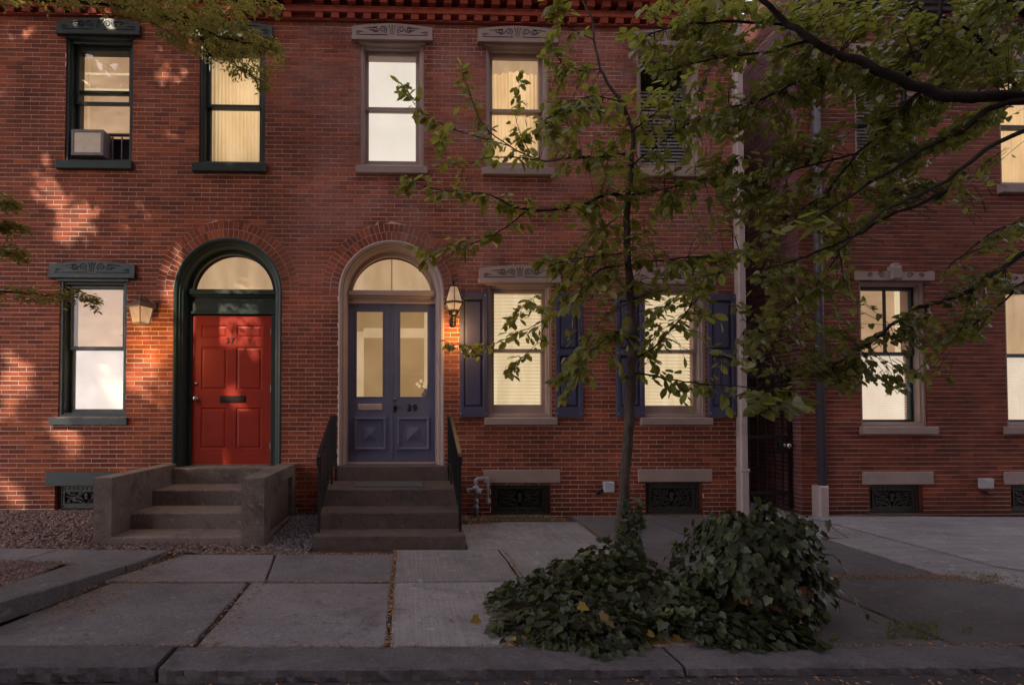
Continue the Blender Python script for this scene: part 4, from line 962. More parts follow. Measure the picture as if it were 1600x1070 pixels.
MB().tube([(-3.275, -.03, 2.74), (-3.285, -.08, 2.78), (-3.295, -.13, 2.835), (-3.31, -.17, 2.852), (-3.335, -.20, 2.84)], .011, n=8).tube([(-3.28, -.04, 2.80), (-3.29, -.10, 2.80), (-3.30, -.13, 2.77)], .007, n=6).build('bracket', M['bronze'], L1, True)
def glowlamp(n, loc, e, parent):
    l = bpy.data.lights.new(n, 'POINT'); l.energy = e; l.color = (1.0, .58, .18); l.shadow_soft_size = .06
    o = bpy.data.objects.new(n, l); COL.objects.link(o); o.location = Vector(loc)-Vector(ORG[parent.name]); o.parent = parent
L2 = thing('wall_lantern', 'lit six sided dark lantern between the blue door and the navy shutter', 'lantern', (.70, 0, 2.7), 'wall lanterns')
cx_, cy_ = .664, -.17; ro = math.radians(30)
MB().lathe([(.130, 2.775), (.140, 2.782), (.140, 2.797), (.126, 2.806)], (cx_, cy_, 0), 6, ro).build('band', M['blackmetal'], L2)
MB().lathe([(.121, 2.805), (.056, 3.000)], (cx_, cy_, 0), 6, ro).build('upper_glass', M['glow_lamp'], L2)
MB().lathe([(.072, 2.690), (.121, 2.776)], (cx_, cy_, 0), 6, ro).build('lower_glass', M['glow_lamp'], L2)
for k in range(6):
    t = ro+k*math.pi/3; P = lambda r, z: (cx_+r*math.cos(t), cy_+r*math.sin(t), z)
    MB().tube([P(.124, 2.80), P(.059, 3.0)], .0055, n=5).tube([P(.074, 2.69), P(.125, 2.78)], .0055, n=5).build('corner_bar', M['blackmetal'], L2)
MB().lathe([(.064, 2.998), (.067, 3.008), (.038, 3.025), (.018, 3.035), (.012, 3.045), (.026, 3.055), (.030, 3.068), (.020, 3.082), (.007, 3.090), (.010, 3.098), (.002, 3.112)], (cx_, cy_, 0), 12).build('cap', M['blackmetal'], L2, True)
MB().lathe([(.076, 2.694), (.070, 2.684), (.058, 2.640), (.030, 2.632), (.040, 2.620), (.042, 2.610), (.022, 2.600), (.026, 2.57), (.012, 2.55)], (cx_, cy_, 0), 12).build('base', M['blackmetal'], L2, True)
MB().tube([(cx_, cy_, 2.56), (cx_, cy_+.01, 2.52), (cx_, cy_+.06, 2.49), (cx_, cy_+.12, 2.51), (cx_, -.01, 2.56)], .011, n=8).build('arm', M['blackmetal'], L2, True)
MB().lathe([(.02, -.06), (.042, -.04), (.046, 0), (.042, .04), (.02, .06)], (cx_+.004, -.012, 2.56), 12).build('wall_plate', M['blackmetal'], L2, True)
LAMP_E = 11.0
glowlamp('lantern_light', (lx+.04, ly-.24, 2.28), LAMP_E*.55, L1); glowlamp('lantern_light', (cx_+.03, cy_-.10, 2.42), LAMP_E*.4, L2)

# ------------------------------------------------------------------ leaves and trees
def leaf_tpl(kind):
    """leaf outline in local axes: x along the leaf, y across, z up; small real folds"""
    if kind == 'oval':
        v = [(0, 0, 0), (.28, .20, .045), (.62, .25, .04), (.88, .12, .0), (1.0, 0, -.05), (.88, -.12, .0), (.62, -.25, .04), (.28, -.20, .045), (.5, 0, -.02)]
        f = [(0, 8, 1), (1, 8, 2), (2, 8, 3), (3, 8, 4), (4, 8, 5), (5, 8, 6), (6, 8, 7), (7, 8, 0)]
    elif kind == 'heart':
        v = [(0.06, 0, 0), (-.02, .20, .03), (.18, .38, .04), (.50, .36, .03), (.80, .16, -.01), (1.0, 0, -.06), (.80, -.16, -.01), (.50, -.36, .03), (.18, -.38, .04), (-.02, -.20, .03), (.45, 0, -.03)]
        f = [(10, i+1, i) if i < 9 else (10, 0, 9) for i in range(10)]
    elif kind == 'ivy':
        P = [(0, .0), (-.13, .20), (-.07, .42), (.10, .40), (.22, .40), (.42, .50), (.50, .30), (.72, .21), (1.0, 0)]
        pts = P+[(x, -y) for x, y in P[-2:0:-1]]
        v = [(x, y, .05*abs(y)*2-.04*x*x) for x, y in pts]+[(.30, 0, -.02)]; n = len(pts)
        f = [(n, (i+1) % n, i) for i in range(n)]
    else:                                    # leaflet
        v = [(0, 0, 0), (.5, .22, .02), (1, 0, 0), (.5, -.22, .02)]; f = [(0, 3, 2), (0, 2, 1)]
    return np.array(v, float), f
def basis(d, up):
    d = d/np.linalg.norm(d, axis=1, keepdims=True); s_ = np.cross(up, d); s_ /= np.maximum(np.linalg.norm(s_, axis=1, keepdims=True), 1e-6); n = np.cross(d, s_); return d, s_, n
class Leaves:
    def __init__(s, kind): s.kind = kind; s.P = []; s.D = []; s.U = []; s.S = []
    def add(s, p, d, u, size): s.P.append(tuple(p)); s.D.append(tuple(d)); s.U.append(tuple(u)); s.S.append(size)
    def build(s, parent, mat, n_single, name='leaf', stuff='foliage'):
        if not s.P: return
        P, D, U, S = np.array(s.P), np.array(s.D), np.array(s.U), np.array(s.S)
        d, a, n = basis(D, U); tv, tf = leaf_tpl(s.kind)
        org = Vector(ORG.get(parent.name, (0, 0, 0))) if parent else Vector((0, 0, 0))
        dist = np.linalg.norm(P-np.array(CAM), axis=1); inside = np.zeros(len(P), bool)
        for i in range(len(P)):
            u, v, z = pix(P[i]); inside[i] = 0 < u < 1600 and 0 < v < 1070
        order = np.argsort(np.where(inside, dist/S, 1e6)); single = set(order[:n_single].tolist()) if n_single else set()
        if single:
            me = bpy.data.meshes.new(name); me.from_pydata([tuple(v) for v in tv], [], tf); me.materials.append(mat); me.polygons.foreach_set('use_smooth', [True]*len(me.polygons))
            for i in single:
                o = bpy.data.objects.new(name, me); COL.objects.link(o)
                if parent: o.parent = parent
                m_ = Matrix.Identity(4)
                for r in range(3):
                    m_[r][0] = d[i][r]*S[i]; m_[r][1] = a[i][r]*S[i]; m_[r][2] = n[i][r]*S[i]; m_[r][3] = P[i][r]-org[r]
                o.matrix_local = m_
        rest = np.array([i for i in range(len(P)) if i not in single])
        if len(rest) == 0: return
        X = P[rest][:, None, :]-np.array(org)[None, None, :]+S[rest][:, None, None]*(tv[None, :, 0:1]*d[rest][:, None, :]+tv[None, :, 1:2]*a[rest][:, None, :]+tv[None, :, 2:3]*n[rest][:, None, :])
        k = len(tv); F = np.array(tf); nf = len(F)
        faces = (F[None]+(np.arange(len(rest))*k)[:, None, None]).reshape(-1, 3)
        me = bpy.data.meshes.new(stuff); V = X.reshape(-1, 3)
        me.vertices.add(len(V)); me.vertices.foreach_set('co', V.ravel()); me.loops.add(faces.size); me.loops.foreach_set('vertex_index', faces.ravel())
        me.polygons.add(len(faces)); me.polygons.foreach_set('loop_start', np.arange(len(faces))*3); me.polygons.foreach_set('loop_total', np.full(len(faces), 3)); me.update(calc_edges=True)
        at_ = me.attributes.new('tone', 'FLOAT', 'FACE'); at_.data.foreach_set('value', np.repeat(rng.random(len(rest)), nf)); me.polygons.foreach_set('use_smooth', np.ones(len(faces), bool)); me.materials.append(mat)
        return link(stuff, me, parent, 'stuff')
def rv(s_=1.0): return Vector((random.gauss(0, s_), random.gauss(0, s_), random.gauss(0, s_)))
def smooth_path(pts, n=4, jit=.0):
    P = [Vector(p) for p in pts]; out = []
    for i in range(len(P)-1):
        p0, p1, p2, p3 = P[max(i-1, 0)], P[i], P[i+1], P[min(i+2, len(P)-1)]
        for j in range(n):
            t = j/n; out.append(.5*((2*p1)+(-p0+p2)*t+(2*p0-5*p1+4*p2-p3)*t*t+(-p0+3*p1-3*p2+p3)*t**3)+rv(jit))
    out.append(P[-1]); return out
def twig(wood, L, start, end, size, n, droop, r=.0035, spread=1.0, tip=True):
    """a thin curved twig carrying alternate leaves towards its end"""
    a, b = Vector(start), Vector(end); d = b-a; mid = a+d*.5+Vector((0, 0, .06*d.length))+rv(.03*d.length)
    path = smooth_path([a, mid, b], 4); wood.tube(path, r, r*.35, n=4, cap=False)
    for i in range(n):
        t = .35+.65*(i+.5)/n if n > 2 else random.uniform(.5, 1); q = path[min(len(path)-1, int(t*(len(path)-1)+.5))]+rv(.012)
        side = d.cross(Vector((0, 0, 1))); side = side.normalized() if side.length > 1e-4 else Vector((1, 0, 0))
        dd = d.normalized()*random.uniform(.2, .8)+side*random.choice((-1, 1))*random.uniform(.4, 1.0)*spread+Vector((0, 0, -droop*random.uniform(.3, 1.4)))+rv(.2)
        up = Vector((0, -.25, 1))+rv(.38); L.add(q, dd, up, size*random.uniform(.65, 1.2))
def poly_in(pts, u, v):
    c = False; j = len(pts)-1
    for i in range(len(pts)):
        if (pts[i][1] > v) != (pts[j][1] > v) and u < (pts[j][0]-pts[i][0])*(v-pts[i][1])/(pts[j][1]-pts[i][1])+pts[i][0]: c = not c
        j = i
    return c
def nearest(skel, p):
    return min(skel, key=lambda q: (q-p).length_squared)
def fill(poly, n, yr, skel, wood, L, size, nl, droop, maxlen=.55, r=.0035, seedv=0.0):
    us = [p[0] for p in poly]; vs_ = [p[1] for p in poly]; k = 0; tries = 0
    while k < n and tries < n*20:
        tries += 1; u = random.uniform(min(us), max(us)); v = random.uniform(min(vs_), max(vs_))
        if not poly_in(poly, u, v) or mnoise.noise(Vector((u/75, v/38+u/150, seedv))) < .04-.22*random.random(): continue
        p = at(u, v, random.uniform(*yr)); q = nearest(skel, p); d = p-q
        if d.length > maxlen: q = p-d.normalized()*maxlen*random.uniform(.5, 1)
        twig(wood, L, q, p, size, nl, droop, r); k += 1

# --- the young tree in the ivy bed
YT = -2.22
yt = thing('young_street_tree', 'slender young tree with large oval leaves growing from the ivy bed', 'tree', (1.98, YT, -.02))
wood = MB(); tr = MB(); Ly = Leaves('oval'); sk = []
tp = [(968, 905, 10), (969, 860, 9), (970, 813, 8.2), (975, 781, 7.9), (978, 720, 7.8), (983, 656, 8), (986, 590, 7.2), (989, 530, 6.6), (985, 471, 5.9), (983, 418, 5.3), (979, 360, 4.9), (981, 318, 4.6), (985, 270, 4.1), (988, 205, 3.3), (973, 162, 2.8), (955, 140, 2.5), (939, 108, 2.1), (929, 63, 1.7), (924, 28, 1.4), (903, -10, 1.0)]
tpath = [at(u, v, YT+(.0 if v > 300 else (300-v)*.0008)) for u, v, _ in tp]; trad = [r*4.81/830 for _, _, r in tp]
sp = smooth_path(tpath, 3, .006); rr = np.interp(np.linspace(0, len(trad)-1, len(sp)), range(len(trad)), trad).tolist()
tr.tube(sp, rr, None, n=12); tr.build('trunk', M['bark'], yt, True); sk += sp[20:]
BR = [  # pixel polylines with depths, start and end radius (m)
 ([(980, 311, YT), (957, 303, YT-.05), (936, 309, YT-.1), (900, 322, YT-.15), (822, 328, YT-.1), (767, 306, YT), (734, 301, YT+.1), (677, 295, YT+.2), (640, 284, YT+.25)], .018, .003),
 ([(822, 330, YT-.1), (781, 361, YT), (748, 376, YT+.05), (715, 388, YT+.1), (675, 394, YT+.15)], .008, .002),
 ([(983, 240, YT), (949, 243, YT+.1), (892, 248, YT+.2), (842, 250, YT+1.2), (795, 228, YT+1.6), (756, 196, YT+1.65), (735, 150, YT+1.5), (723, 118, YT+1.4)], .016, .002),
 ([(842, 250, YT+1.2), (820, 225, YT+1.6), (806, 180, YT+1.75), (812, 135, YT+1.75)], .007, .002), ([(795, 228, YT+1.6), (815, 215, YT+1.75), (835, 205, YT+1.75)], .005, .002),
 ([(795, 228, YT+1.6), (740, 212, YT+.6), (690, 195, YT+.65), (655, 170, YT+.7), (630, 140, YT+.75)], .007, .002),
 ([(842, 250, YT+.35), (770, 246, YT+.3), (712, 260, YT+.35), (690, 225, YT+.4)], .006, .002),
 ([(981, 414, YT), (952, 417, YT-.1), (933, 425, YT-.15), (912, 447, YT-.2), (888, 471, YT+.5), (857, 495, YT+1.2), (815, 518, YT+1.5), (765, 538, YT+1.45), (712, 541, YT+1.3)], .012, .002),
 ([(981, 395, YT), (929, 401, YT+.1), (890, 405, YT+.15), (857, 407, YT+.2)], .009, .003), ([(857, 495, YT+1.2), (840, 480, YT+1.5), (825, 472, YT+1.6), (800, 500, YT+1.6)], .005, .002), ([(857, 495, YT+1.2), (835, 540, YT+1.5), (800, 572, YT+1.6)], .005, .002), ([(1102, 451, YT+.6), (1070, 490, YT+1.4), (1030, 520, YT+1.65), (1015, 545, YT+1.65)], .006, .002), ([(1095, 401, YT+.9), (1070, 450, YT+1.5), (1040, 480, YT+1.65), (1015, 500, YT+1.65)], .006, .002),
 ([(965, 340, YT), (930, 370, YT+.2), (900, 420, YT+.3), (880, 450, YT+.3)], .006, .002),
 ([(983, 418, YT), (1005, 409, YT+.1), (1095, 401, YT+.2), (1156, 396, YT+.3)], .012, .003), ([(986, 305, YT), (1057, 292, YT-.1), (1114, 273, YT-.2), (1160, 246, YT-.3)], .010, .003),
 ([(986, 582, YT), (1028, 588, YT-.1), (1069, 596, YT-.2), (1149, 603, YT-.35), (1230, 613, YT-.5)], .010, .003), ([(988, 560, YT), (1021, 544, YT+.1), (1070, 490, YT+.1), (1102, 451, YT+.1), (1135, 420, YT+.1)], .011, .003),
 ([(988, 540, YT), (961, 519, YT-.1), (935, 540, YT-.15), (904, 562, YT-.2), (880, 590, YT-.2)], .007, .002), ([(985, 470, YT), (940, 500, YT+.2), (915, 540, YT+.3), (885, 610, YT+.35)], .006, .002),
 ([(988, 205, YT), (1020, 180, YT+.1), (1060, 140, YT+.2), (1090, 90, YT+.3)], .010, .003), ([(985, 260, YT), (1030, 225, YT-.1), (1080, 190, YT-.15), (1120, 160, YT-.2)], .008, .003),
 ([(973, 162, YT+.1), (930, 150, YT), (890, 160, YT-.1), (850, 190, YT-.1)], .006, .002), ([(939, 108, YT+.15), (905, 110, YT+.1), (875, 95, YT+.1), (862, 70, YT+.1)], .005, .002), ([(929, 63, YT+.2), (885, 40, YT+.15), (870, 15, YT+.1)], .005, .002)]
for pts, r0, r1 in BR:
    p = smooth_path([at(*q) for q in pts], 4, .004); wood.tube(p, r0, r1, n=6, cap=False); sk += p
    for i, q in enumerate(p[2:]):
        for _ in range(2 if random.random() < .75 else 1):
            d = (p[min(i+3, len(p)-1)]-p[i+1]).normalized(); e = q+(d*random.uniform(0, .8)+Vector((random.gauss(0, .45), random.gauss(0, .5), random.gauss(-.1, .45))))*random.uniform(.06, .20)
            twig(wood, Ly, q, e, .118, random.choice((3, 3, 4, 5)), .55, .003)
    twig(wood, Ly, p[-3], p[-1]+(p[-1]-p[-3]).normalized()*.1, .115, 5, .5, .003)
fill([(880, 130), (960, 150), (1060, 120), (1120, 200), (1150, 290), (1090, 330), (1000, 330), (960, 290), (900, 250), (850, 230), (830, 170)], 230, (YT-.4, YT+.6), sk, wood, Ly, .112, 3, .55)
fill([(900, 320), (1140, 330), (1150, 420), (1060, 470), (930, 470), (830, 400)], 170, (YT-.4, YT+.5), sk, wood, Ly, .108, 3, .55)
fill([(900, 440), (990, 440), (1130, 470), (1130, 640), (1060, 560), (900, 600), (880, 520)], 45, (YT-.4, YT+.4), sk, wood, Ly, .105, 3, .6)
wood.build('branches', M['bark_dark'], yt, True); Ly.build(yt, M['leaf_young'], 300)

# --- the big tree whose trunk stands just outside on the right
rt_ = thing('linden_tree', 'large tree reaching in from the right with a heavy dark limb and drooping leafy twigs', 'tree', (5.3, -4.0, -.05))
wood = MB(); tr = MB(); Lr = Leaves('heart'); sk = []; YR = -3.35
tr.tube(smooth_path([(5.3, -3.6, -.15), (5.28, -3.58, .8), (5.2, -3.55, 2.0), (5.05, -3.5, 3.0), (5.2, -3.6, 4.6), (5.4, -3.9, 6.6), (5.6, -4.3, 8.6)], 4), [.36-.24*i/24 for i in range(25)], None, n=14)
tr.build('trunk', M['bark'], rt_, True)
RB = [([(1860, 250), (1700, 178), (1600, 152), (1500, 152), (1440, 140), (1370, 108), (1310, 84), (1270, 64), (1235, 38), (1190, 0), (1150, -40)], .046, .013, 0),
 ([(1420, 118), (1440, 80), (1462, 40), (1475, -20)], .022, .012, .1), ([(1700, 60), (1600, 20), (1560, -10)], .03, .02, .1),
 ([(1640, 160), (1560, 165), (1500, 207), (1440, 235), (1380, 276), (1310, 318), (1250, 350)], .024, .006, -.05), ([(1640, 190), (1560, 224), (1480, 282), (1420, 312), (1370, 338), (1310, 390)], .018, .006, -.2),
 ([(1450, 140), (1430, 150), (1390, 190), (1340, 240), (1290, 300), (1230, 340)], .016, .005, .2), ([(1700, 330), (1600, 397), (1489, 465), (1435, 481), (1380, 520), (1300, 570), (1200, 602), (1150, 620)], .022, .004, .3),
 ([(1480, 300), (1402, 332), (1330, 370), (1260, 400), (1190, 425)], .014, .005, .1), ([(1310, 84), (1260, 120), (1200, 150), (1140, 170), (1090, 190)], .014, .004, .25), ([(1270, 64), (1200, 80), (1120, 90), (1040, 110)], .012, .004, .2),
 ([(1235, 38), (1150, 35), (1060, 40), (1000, 60)], .011, .004, .1), ([(1600, 152), (1560, 90), (1500, 40), (1430, 10)], .016, .006, .4), ([(1340, 240), (1260, 260), (1190, 280), (1120, 310)], .009, .003, .3),
 ([(1330, 370), (1270, 450), (1200, 500), (1160, 520)], .008, .003, .2), ([(1700, 380), (1600, 440), (1560, 480), (1500, 520)], .012, .004, .2), ([(1640, 300), (1600, 340), (1540, 370), (1480, 420)], .010, .004, .4)]
for pts, r0, r1, dy in RB:
    p = smooth_path([at(u, v, YR+dy+random.uniform(-.08, .08)) for u, v in pts], 4, .006); wood.tube(p, r0, r1, n=8, cap=False); sk += p
sk_in = list(sk)
DENSE = [(1010, 0), (1600, 0), (1600, 120), (1500, 130), (1560, 190), (1480, 260), (1380, 330), (1290, 400), (1180, 420), (1140, 340), (1110, 250), (1080, 170), (1000, 110), (960, 40)]
fill(DENSE, 1500, (YR-.06, YR+1.0), sk_in, wood, Lr, .058, 6, .5, .40, .0026)
fill([(1440, 0), (1600, 0), (1600, 150), (1440, 130)], 130, (YR-.03, YR+.9), sk_in, wood, Lr, .058, 6, .5, .35, .0026)
fill([(1130, 400), (1330, 380), (1340, 470), (1320, 560), (1230, 600), (1150, 580), (1140, 480)], 210, (YR-.2, YR+.7), sk_in, wood, Lr, .058, 5, .6, .35, .0026)
fill([(1300, 540), (1380, 500), (1480, 430), (1600, 330), (1600, 420), (1540, 540), (1460, 560), (1400, 620), (1300, 620), (1230, 620)], 230, (YR, YR+.6), sk_in, wood, Lr, .057, 5, .6, .35, .0026)
fill([(1420, 620), (1330, 620), (1250, 640), (1280, 590), (1440, 560), (1500, 600)], 22, (YR, YR+.5), sk_in, wood, Lr, .062, 4, .6, .3, .0026)
fill([(1380, 180), (1520, 220), (1560, 300), (1440, 330), (1350, 320)], 90, (YR, YR+.7), sk_in, wood, Lr, .057, 5, .5, .3, .0026)
fill([(1160, 590), (1250, 585), (1290, 630), (1270, 670), (1170, 640)], 10, (YR-.5, YR-.3), sk_in, wood, Lr, .105, 4, .3, .3, .003)
fill([(1200, 340), (1290, 345), (1290, 390), (1210, 390)], 6, (YR-.5, YR-.3), sk_in, wood, Lr, .10, 4, .3, .3, .003)
wood.build('branches', M['bark_dark'], rt_, True); Lr.build(rt_, M['leaf_right'], 300)

# --- fine leaved tree on the left (trunk outside the frame, beside the lifted slabs)
lt = thing('locust_tree', 'fine leaved tree reaching in from the upper left with feathery olive sprays', 'tree', (-4.1, -2.75, 0))
wood = MB(); tr = MB(); Ll = Leaves('leaflet'); sk = []; YL = -2.1
tr.tube(smooth_path([(-4.1, -2.75, -.1), (-4.08, -2.75, 1.0), (-4.15, -2.8, 2.6), (-4.2, -2.8, 4.2), (-4.3, -3.0, 6.2), (-4.4, -3.4, 8.8)], 4), [.30-.2*i/20 for i in range(21)], None, n=12)
tr.build('trunk', M['bark'], lt, True)
LB = [([(-260, -60), (-100, -20), (0, -5), (100, 2), (200, 12), (280, 34), (340, 56), (400, 70), (432, 80)], .03, .003, 0), ([(-200, -120), (0, -60), (150, -30), (300, -10), (390, 5), (430, 10)], .03, .004, .1), 
      ([(-250, 400), (-60, 445), (0, 455), (60, 460), (110, 462), (150, 468)], .012, .002, -.1), ([(-200, 330), (-40, 380), (0, 392), (36, 402)], .008, .002, -.3), ([(-150, 300), (-30, 345), (0, 355), (30, 358)], .008, .002, -.3), ([(-80, 300), (0, 318), (8, 322)], .005, .002, -.3), ([(200, 12), (250, 44), (285, 70)], .007, .002, .1), ([(340, 72), (380, 110), (415, 130)], .006, .002, .1), ([(110, -20), (230, 10), (330, 40), (400, 50)], .012, .003, .2)]
def spray(wood, L, p, d, n, size):
    """compound leaf: leaflets in pairs along a drooping stalk"""
    d = d.normalized(); ln = n*size*.36; path = smooth_path([p, p+d*ln*.5+Vector((0, 0, .01)), p+d*ln+Vector((0, 0, -.04*ln/.2))], 3); wood.tube(path, .0018, .0008, n=3, cap=False)
    s_ = d.cross(Vector((0, 0, 1))).normalized()
    for i in range(n):
        q = path[min(len(path)-1, int(i/n*len(path)))]+rv(.008)
        for sg in (-1, 1): L.add(q, d*.35+s_*sg+rv(.25)+Vector((0, 0, -.25)), Vector((0, 0, 1))+rv(.35), size*random.uniform(.7, 1.2))
for k, (pts, r0, r1, dy) in enumerate(LB):
    p = smooth_path([at(u, v, YL+dy) for u, v in pts], 5, .005); wood.tube(p, r0, r1, n=6, cap=False); sk += p
    side = 2 <= k <= 5
    for i, q in enumerate(p):
        u, v, _ = pix(q)
        if u < -120: continue
        for _ in range(4 if side else 3): spray(wood, Ll, q+rv(.03), Vector((random.gauss(.5, .4), random.gauss(0, .5), random.gauss(-.15 if not side else -.05, .22))), random.randint(3, 6), .050 if not side else .058)
def fill_spray(poly, n, yr, size):
    us = [p[0] for p in poly]; vs_ = [p[1] for p in poly]; k = 0
    while k < n:
        u = random.uniform(min(us), max(us)); v = random.uniform(min(vs_), max(vs_))
        if not poly_in(poly, u, v): continue
        p = at(u, v, random.uniform(*yr)); k += 1
        spray(wood, Ll, p, Vector((random.gauss(.5, .4), random.gauss(0, .5), random.gauss(-.15, .25))), random.randint(3, 6), size)
fill_spray([(-60, -70), (400, -50), (400, 12), (350, 40), (300, 52), (240, 32), (130, 8), (60, 2), (-60, 0)], 720, (YL-.5, YL+.6), .048)
fill_spray([(230, 20), (360, 25), (440, 68), (440, 80), (370, 98), (310, 88), (250, 55)], 120, (YL-.2, YL+.5), .046)
fill_spray([(320, 50), (440, 85), (440, 105), (405, 130), (325, 105)], 90, (-.75, -.35), .050)
wood.build('branches', M['bark_dark'], lt, True); Ll.build(lt, M['leaf_left'], 0)

# --- unseen crowns overhead and across the street, shaped as shade; gaps cut along sun rays
GAPS = []
for u, v, r in [(105, 350, .24), (90, 365, .15), (125, 345, .16), (60, 305, .10), (215, 330, .15), (75, 270, .16), (60, 195, .09), (68, 85, .10), (235, 195, .09), (150, 330, .12), (275, 125, .16), (20, 575, .22), (35, 600, .16), (15, 640, .20), (105, 680, .22), (130, 700, .14), (25, 780, .2), (332, 575, .14), (345, 600, .10), (365, 520, .08), (310, 690, .16), (400, 690, .10), (225, 590, .20), (232, 560, .16), (222, 630, .14), (285, 540, .12), (150, 590, .25), (140, 500, .12), (300, 620, .1), (60, 450, .08), (228, 525, .12), (500, 320, .10)]:
    GAPS.append((np.array(at(u, v, 0)), r*1.32))
for u, v in [(x, 12+x*.14+dv) for x in range(-40, 440, 34) for dv in (-25, 10, 35)]: GAPS.append((np.array(at(u, v, YL)), .32))
for u, v in [(10, 392), (20, 330), (40, 450), (90, 460), (140, 468), (860, 60), (900, 150), (830, 300), (760, 280), (700, 260), (800, 200)]: GAPS.append((np.array(at(u, v, YL)), .09))
for u, v, y_, r in [(805, 150, -.5, .16), (805, 190, -.5, .2), (805, 230, -.6, .22), (740, 190, -.8, .2), (690, 240, -1.8, .2), (800, 490, -.8, .22), (825, 520, -.8, .22), (790, 550, -.8, .2), (740, 540, -.9, .12), (1045, 480, -.6, .2), (1030, 520, -.6, .2), (1050, 560, -.8, .2), (1385, 520, YR+.3, .18), (1385, 570, YR+.3, .18), (1350, 600, YR+.3, .14), (1560, 400, YR+.3, .2), (1000, 180, YT, .25), (900, 130, YT, .2), (940, 250, YT, .25), (860, 330, YT, .2), (760, 300, YT, .22), (1050, 60, YR, .3), (1150, 100, YR, .3), (1250, 200, YR, .3), (1400, 40, YR, .3), (1500, 100, YR, .25), (1200, 330, YR, .25), (1330, 290, YR, .25), (1200, 480, YR, .2)]: GAPS.append((np.array(at(u, v, y_)), r))
SV = np.array(SUN)
def crown(parent, lo, hi, n, size, thin=0.0):
    P = rng.uniform(lo, hi, (int(n*1.25), 3)); c = (np.array(lo)+np.array(hi))/2; h = (np.array(hi)-np.array(lo))/2
    q = (P-c)/h; P = P[(np.abs(q[:, 0])**3+np.abs(q[:, 1])**3+np.abs(q[:, 2])**3) < 1]
    keep = np.ones(len(P), bool)
    for g_, r in GAPS:
        d = P-g_; t = d@SV; perp = np.linalg.norm(d-t[:, None]*SV, axis=1); keep &= perp > r
    P = P[keep]; n = len(P)
    D = rng.normal(0, 1, (n, 3)); D[:, 2] *= .4; U = rng.normal(0, .5, (n, 3)); U[:, 2] += 1
    L = Leaves('oval'); L.P = P.tolist(); L.D = D.tolist(); L.U = U.tolist(); L.S = (size*rng.uniform(.7, 1.3, n)).tolist()
    org = Vector(ORG[parent.name]); k = 9
    d, a, nn = basis(np.array(L.D), np.array(L.U)); S = np.array(L.S)
    tv = np.array([(0, 0, 0), (.5, .36, .03), (1, 0, -.04), (.5, -.36, .03)])
    X = P[:, None, :]-np.array(org)+S[:, None, None]*(tv[None, :, 0:1]*d[:, None]+tv[None, :, 1:2]*a[:, None]+tv[None, :, 2:3]*nn[:, None])
    me = bpy.data.meshes.new('crown'); V = X.reshape(-1, 3); F = np.arange(n*4).reshape(-1, 4)[:, ::-1]
    me.vertices.add(len(V)); me.vertices.foreach_set('co', V.ravel()); me.loops.add(F.size); me.loops.foreach_set('vertex_index', F.ravel()); me.polygons.add(n); me.polygons.foreach_set('loop_start', np.arange(n)*4); me.polygons.foreach_set('loop_total', np.full(n, 4)); me.update(calc_edges=True)
    at_ = me.attributes.new('tone', 'FLOAT', 'FACE'); at_.data.foreach_set('value', rng.random(n)); me.materials.append(M['leaf_far'])
    link('crown', me, parent, 'stuff')
crown(lt, (-13, -10.5, 8.4), (-2.6, -2.6, 11.2), 17000, .27)
crown(rt_, (1.5, -9.5, 8.8), (11.0, -2.6, 11.4), 5000, .27)
def added_street_tree(x, y, lab, lo, hi, n):  # unseen tree added for the shade its crown casts
    t = thing('added_street_tree', lab, 'tree', (x, y, ZST), 'added trees across the street')
    MB().tube(smooth_path([(x, y, ZST-.1), (x+.05, y, 2), (x-.1, y+.1, 4.5), (x+.1, y, 7.5)], 4), [.3-.2*i/12 for i in range(13)], None, n=10).build('trunk', M['bark'], t, True)
    crown(t, lo, hi, n, .28)
added_street_tree(-12.5, -11.2, 'unseen broad tree added across the road on the left to shade the pavement', (-19, -15.5, 7.0), (-7.6, -8.5, 12.5), 26000)
# added block, unseen behind the viewer: its height keeps the low sun off most of the front
apt = thing('added_shade_block', 'tall brick block added unseen across the street to shade the house fronts', 'building', (10, -14, ZST))
AX0, AX1, AH = -9.3, 30.0, 21.0
MB().box(AX0, AX1, -26, -14, ZST, AH).build('wall', M['body'], apt); MB().box(AX0-.3, AX1+.3, -26.3, -13.6, AH, AH+.5).build('cornice', M['tan'], apt)
wm = MB().box(-.6, .6, -.03, .06, 0, 1.9).mesh('window', M['tan2']); pm = MB().box(-.5, .5, .061, .066, .1, 1.8).mesh('pane', M['iron'])
for fl in range(6):
    for i in range(14):
        p_ = (AX0+1.6+i*2.7, -14, 1.2+fl*3.35); wo = link('window', wm, apt, loc=p_); ORG[wo.name] = p_; link('pane', pm, wo)
# ------------------------------------------------------------------ ivy
def ivy_shape(c, rx, ry, h, n, Lf, size, front=None, flat=.5):
    for _ in range(n):
        a = random.uniform(0, 6.283); r = math.sqrt(random.random())*(1+.38*mnoise.noise(Vector((math.cos(a)*1.6+c[0]*3, math.sin(a)*1.6, c[1])))); x = c[0]+rx*r*math.cos(a); y = c[1]+ry*r*math.sin(a)
        z = gz(x, y)+h*max(.02, 1-r**3.2)*random.uniform(.70, 1.12)*(1+.5*mnoise.noise(Vector((x*4, y*4, 0))))+.015
        nrm = Vector((math.cos(a)*r*1.2, math.sin(a)*r*1.2, .9)); d = Vector((math.cos(a), math.sin(a)-.25, -.35))+rv(.45)
        Lf.add((x, y, z), d, nrm+rv(.42), size*random.uniform(.45, 1.2))
bed = thing('ivy_bed', 'low dark ivy bed with a few yellow leaves around the young tree at the kerb', 'ivy', (1.6, -3.3, -.03), 'ivy plants')
Lb = Leaves('ivy')
